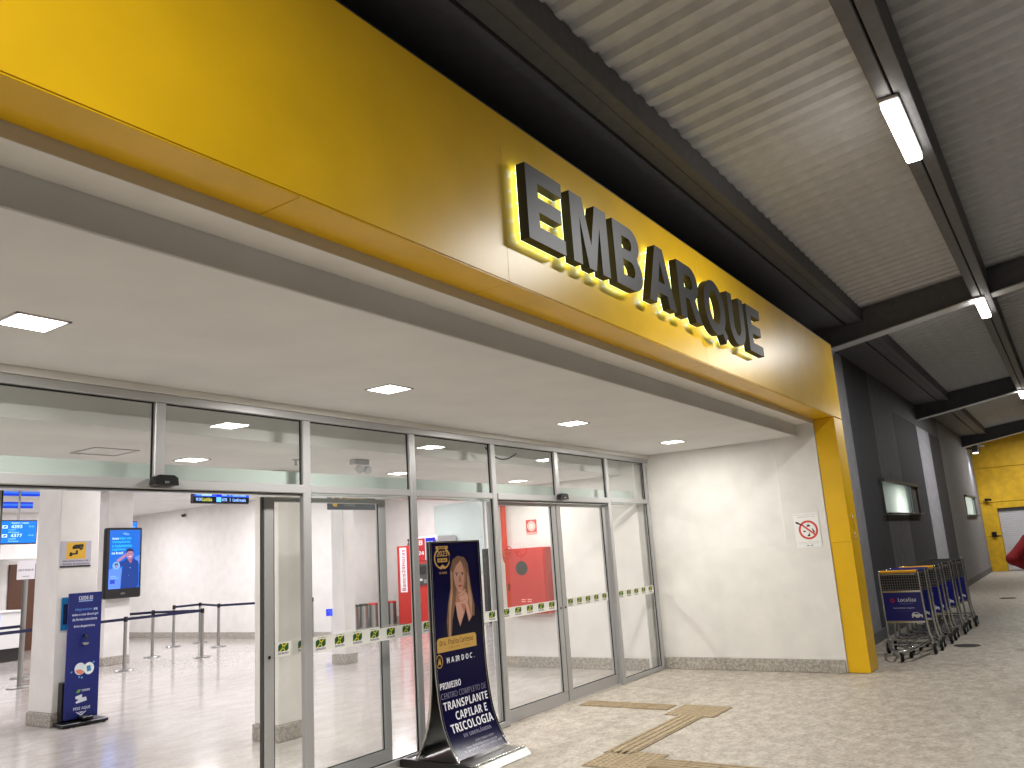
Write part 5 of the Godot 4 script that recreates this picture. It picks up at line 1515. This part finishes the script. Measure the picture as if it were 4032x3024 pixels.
# ---------------------------------------------------------------- person at the edge of the frame
func person() -> void:
	# joints: position and radius; the left elbow is bent out, hand on the hip
	var P := {
		"pelvis": [Vector3(0, 0.95, 0), 0.135], "waist": [Vector3(0, 1.10, 0), 0.125], "chest": [Vector3(0.01, 1.32, 0), 0.145], "neck": [Vector3(0, 1.50, 0), 0.06],
		"sl": [Vector3(0, 1.36, -0.17), 0.07], "el": [Vector3(-0.05, 1.135, -0.385), 0.055], "wl": [Vector3(0.06, 1.0, -0.19), 0.042],
		"sr": [Vector3(0, 1.40, 0.16), 0.07], "er": [Vector3(-0.02, 1.12, 0.24), 0.052], "wr": [Vector3(0.12, 0.90, 0.25), 0.04],
		"hl": [Vector3(0, 0.92, -0.085), 0.10], "kl": [Vector3(0.03, 0.50, -0.10), 0.065], "al": [Vector3(0, 0.10, -0.11), 0.045],
		"hr": [Vector3(0, 0.92, 0.085), 0.10], "kr": [Vector3(0.04, 0.50, 0.10), 0.065], "ar": [Vector3(0.02, 0.10, 0.12), 0.045]}
	var t := thing("person", "person in a red long-sleeved top, one elbow bent, on the walkway", "person", Vector3(12.45, 0, 1.86))
	var body := SurfaceTool.new()
	body.begin(Mesh.PRIMITIVE_TRIANGLES)
	var legs := [["hl", "kl"], ["kl", "al"], ["hr", "kr"], ["kr", "ar"], ["pelvis", "hl"], ["pelvis", "hr"]]
	var feet := [[Vector3(-0.05, 0.035, -0.115), 0.042, Vector3(0.15, 0.03, -0.13), 0.032], [Vector3(-0.03, 0.035, 0.125), 0.042, Vector3(0.17, 0.03, 0.15), 0.032]]
	var bones := []
	for l in legs: bones.append([P[l[0]][0], P[l[0]][1], P[l[1]][0], P[l[1]][1]])
	var skin_bones := [[Vector3(0, 1.47, 0), 0.058, Vector3(0.01, 1.58, 0), 0.055], [Vector3(0.015, 1.61, 0), 0.075, Vector3(0, 1.69, 0), 0.092], [Vector3(0.06, 1.58, 0), 0.045, Vector3(0.03, 1.64, 0), 0.075], [Vector3(0.095, 1.63, 0), 0.012, Vector3(0.108, 1.615, 0), 0.014], [Vector3(0.0, 1.64, -0.082), 0.018, Vector3(0.0, 1.62, -0.084), 0.014], [Vector3(0.0, 1.64, 0.082), 0.018, Vector3(0.0, 1.62, 0.084), 0.014]]
	for h in [["wl", Vector3(0.075, 0.95, -0.145), -1.0], ["wr", Vector3(0.15, 0.83, 0.25), 1.0]]:
		var w: Vector3 = P[h[0]][0]
		var e: Vector3 = h[1]
		skin_bones.append([w, 0.028, e, 0.036])
		var d := (e - w).normalized()
		var side := d.cross(Vector3(1, 0, 0)).normalized()
		for k in 4:
			var root: Vector3 = e + side * (k - 1.5) * 0.021
			var ln: float = [0.06, 0.072, 0.068, 0.05][k]
			var mid: Vector3 = root + d * ln * 0.55 + Vector3(0.012, 0, 0)
			skin_bones.append([root, 0.0105, mid, 0.0095])
			skin_bones.append([mid, 0.0095, mid + (d + Vector3(0.7, -0.2, 0)).normalized() * ln * 0.5, 0.008])
		var th: Vector3 = w.lerp(e, 0.45) + side * 0.03
		skin_bones.append([th, 0.012, th + (d * 0.7 + side).normalized() * 0.05, 0.0095])
	var top_bones := [[P.pelvis[0], 0.135, P.waist[0], 0.128], [P.waist[0], 0.128, P.chest[0], 0.15], [P.chest[0] + Vector3(0, 0.02, -0.07), 0.115, P.chest[0] + Vector3(0, 0.02, 0.07), 0.115], [P.chest[0], 0.13, Vector3(0, 1.46, 0), 0.07], [P.sl[0], 0.078, P.chest[0], 0.11], [P.sr[0], 0.078, P.chest[0], 0.11], [P.sl[0], 0.085, P.el[0], 0.072], [P.el[0], 0.072, P.wl[0], 0.058], [P.sr[0], 0.075, P.er[0], 0.06], [P.er[0], 0.06, P.wr[0], 0.047]]
	part(t, "body", nets(skin_bones, 0.008, 0.010), M.skin)
	part(t, "trousers", nets(bones, 0.016, 0.05), M.denim)
	part(t, "red_top", nets(top_bones, 0.014, 0.035), M.red_cloth)
	part(t, "shoes", nets(feet, 0.010, 0.01), M.black)
	part(t, "hair", nets([[Vector3(-0.02, 1.69, 0), 0.094, Vector3(-0.05, 1.64, 0), 0.08], [Vector3(0.02, 1.735, -0.02), 0.062, Vector3(0.02, 1.735, 0.02), 0.062]], 0.010, 0.02), M.hair)
	for s in [-1, 1]:
		part(t, "eye", lathe([Vector2(0.0, -0.009), Vector2(0.007, -0.006), Vector2(0.009, 0.0), Vector2(0.007, 0.006), Vector2(0.0, 0.009)], 10), M.black, Vector3(0.087, 1.66, s * 0.032))
	part(t, "mouth", bbox(Vector3(0.006, 0.010, 0.045), 0.003), M.red, Vector3(0.099, 1.578, 0))

# surface nets over tapered capsules joined with a smooth minimum
func nets(bones: Array, cell: float, k: float) -> Mesh:
	var lo := Vector3(1e9, 1e9, 1e9)
	var hi := -lo
	for b in bones:
		lo = lo.min(b[0] - Vector3.ONE * (b[1] + 0.03)).min(b[2] - Vector3.ONE * (b[3] + 0.03))
		hi = hi.max(b[0] + Vector3.ONE * (b[1] + 0.03)).max(b[2] + Vector3.ONE * (b[3] + 0.03))
	var n := Vector3i(((hi - lo) / cell).ceil()) + Vector3i.ONE * 2
	var f := PackedFloat32Array()
	f.resize(n.x * n.y * n.z)
	f.fill(1.0)
	for b in bones:
		var r: float = maxf(b[1], b[3]) + k * 2.0 + cell * 2.0
		var a0 := Vector3i(((Vector3(b[0]).min(b[2]) - Vector3.ONE * r - lo) / cell).floor()).clamp(Vector3i.ZERO, n - Vector3i.ONE)
		var a1 := Vector3i(((Vector3(b[0]).max(b[2]) + Vector3.ONE * r - lo) / cell).ceil()).clamp(Vector3i.ZERO, n - Vector3i.ONE)
		var ax: Vector3 = b[2] - b[0]
		var l2 := maxf(ax.length_squared(), 1e-8)
		for z in range(a0.z, a1.z + 1):
			for y in range(a0.y, a1.y + 1):
				for x in range(a0.x, a1.x + 1):
					var p := lo + Vector3(x, y, z) * cell
					var s: float = clampf((p - b[0]).dot(ax) / l2, 0, 1)
					var d: float = p.distance_to(b[0] + ax * s) - lerpf(b[1], b[3], s)
					var i := x + n.x * (y + n.y * z)
					var h := maxf(k - absf(f[i] - d), 0.0) / k
					f[i] = minf(f[i], d) - h * h * k * 0.25
	var verts := {}
	var pos := PackedVector3Array()
	var st := SurfaceTool.new()
	st.begin(Mesh.PRIMITIVE_TRIANGLES)
	var at := func(x: int, y: int, z: int) -> float: return f[x + n.x * (y + n.y * z)]
	for z in n.z - 1:
		for y in n.y - 1:
			for x in n.x - 1:
				var base := x + n.x * (y + n.y * z)
				var v := [f[base], f[base + 1], f[base + n.x], f[base + n.x + 1], f[base + n.x * n.y], f[base + n.x * n.y + 1], f[base + n.x * n.y + n.x], f[base + n.x * n.y + n.x + 1]]
				var neg := 0
				for q in v:
					if q < 0: neg += 1
				if neg == 0 or neg == 8: continue
				var sum := Vector3.ZERO
				var cnt := 0
				for e in [[0, 1], [2, 3], [4, 5], [6, 7], [0, 2], [1, 3], [4, 6], [5, 7], [0, 4], [1, 5], [2, 6], [3, 7]]:
					var u: float = v[e[0]]
					var w: float = v[e[1]]
					if (u < 0) != (w < 0):
						var s := u / (u - w)
						var pa := Vector3(e[0] & 1, (e[0] >> 1) & 1, e[0] >> 2)
						var pb := Vector3(e[1] & 1, (e[1] >> 1) & 1, e[1] >> 2)
						sum += pa.lerp(pb, s)
						cnt += 1
				verts[base] = pos.size()
				pos.append(lo + (Vector3(x, y, z) + sum / cnt) * cell)
	var idx := PackedInt32Array()
	var stride := [1, n.x, n.x * n.y]
	for z in range(1, n.z - 1):
		for y in range(1, n.y - 1):
			for x in range(1, n.x - 1):
				var base := x + n.x * (y + n.y * z)
				for a in 3:
					var u: float = f[base]
					var w: float = f[base + stride[a]]
					if (u < 0) == (w < 0): continue
					var s1: int = stride[(a + 1) % 3]
					var s2: int = stride[(a + 2) % 3]
					var q := [base, base - s1, base - s1 - s2, base - s2]
					var ok := true
					for i in q:
						if not verts.has(i): ok = false
					if not ok: continue
					var o := [0, 1, 2, 0, 2, 3] if u >= 0 else [0, 2, 1, 0, 3, 2]
					for i in o: idx.append(verts[q[i]])
	var nrm := PackedVector3Array()
	nrm.resize(pos.size())
	for i in range(0, idx.size(), 3):
		var g := (pos[idx[i + 2]] - pos[idx[i]]).cross(pos[idx[i + 1]] - pos[idx[i]])
		for j in 3: nrm[idx[i + j]] += g
	for i in nrm.size(): nrm[i] = nrm[i].normalized()
	var arr := []
	arr.resize(Mesh.ARRAY_MAX)
	arr[Mesh.ARRAY_VERTEX] = pos
	arr[Mesh.ARRAY_NORMAL] = nrm
	arr[Mesh.ARRAY_INDEX] = idx
	var m := ArrayMesh.new()
	m.add_surface_from_arrays(Mesh.PRIMITIVE_TRIANGLES, arr)
	return m

func _ready() -> void:
	view_and_light()
	font_bold = SystemFont.new()
	font_bold.font_names = PackedStringArray(["Droid Sans"])
	font_bold.font_weight = 700
	font_reg = SystemFont.new()
	font_reg.font_names = PackedStringArray(["Droid Sans"])
	materials()
	setting()
	terminal()
	yellow_block()
	canopy()
	pillar(5.05, 5.53, -8.33, -7.79, HALLC, "near white square pillar carrying the camera notice")
	pillar(8.90, 9.42, -14.1, -13.6, HALLC, "far square pillar behind the portrait screen")
	pillar(5.42, 5.80, -4.66, -4.30, LOWC, "cream square pillar behind the open sliding door")
	pillar(9.95, 10.20, -8.40, -8.10, HALLC, "slim square pillar before the recycling bins")
	logo_strip()
	glass_front()
	letters()
	# lamps
	var lab := ["tube lamp over the near end of the walkway", "long bright tube lamp at mid bay, on the purlin above the letters", "tube lamp just past the first cross beam", "tube lamp just past the second cross beam", "tube lamp by the far yellow wall"]
	var lx := [-0.1, 6.02, 11.97, 21.1, 30.2]
	for i in lx.size(): tube_lamp(lx[i], lab[i], 12.5 if i == 0 else 9.5)
	var dl := [[-3.0, "furthest from the white side wall"], [-0.6, "second furthest from the side wall"], [1.79, "before the open half of the sliding doors"], [4.24, "before the mullion beside the open doors"], [6.85, "between the poster stand and the closed doors"], [9.25, "closest to the white side wall"]]
	for k in dl:
		ceiling_light("downlight", "square recessed downlight in the entrance soffit, " + k[1], Vector3(k[0], SOFFIT, -1.66), 0.22, 3.5, Color(1.0, 0.985, 0.955), "panel_glow", "downlights in the entrance soffit")
	var il := [[1.7, "left of the access hatch"], [4.24, "beside the access hatch"], [6.9, "between the emergency light and the cable"], [9.3, "next to the inner side wall"]]
	for k in il:
		ceiling_light("indoor_downlight", "square downlight in the low inner ceiling, " + k[1], Vector3(k[0], LOWC, -4.0), 0.20, 2.5, Color(1.0, 0.985, 0.96), "panel_glow", "downlights in the low inner ceiling")
	for k in [[16.6, "first"], [29.1, "second"]]:
		ceiling_light("office_light", "square ceiling light in the office behind the " + k[1] + " window of the grey wall", Vector3(k[0], 3.0, -1.2), 0.6, 11.0, Color(0.94, 1.0, 0.96), "hall_glow", "office lights")
	for k in [[2.0, -7.5], [6.8, -7.2], [11.6, -7.5], [15.0, -8.5], [15.3, -11.8], [3.0, -11.0], [7.5, -10.6], [11.5, -10.8], [5.0, -15.5], [8.3, -16.5], [11.5, -14.0], [11.3, -18.0]]:
		ceiling_light("hall_light", "square recessed ceiling light in the hall", Vector3(k[0], HALLC, k[1]), 0.5, 8.6, Color(1.0, 0.98, 1.0), "hall_glow", "hall ceiling lights")
	poster_stand()
	tactile()
	covers()
	trolleys()
	wall_signs()
	queue_posts()
	screens()
	dispenser()
	machines()
	desks_and_ceiling_things()
	person()
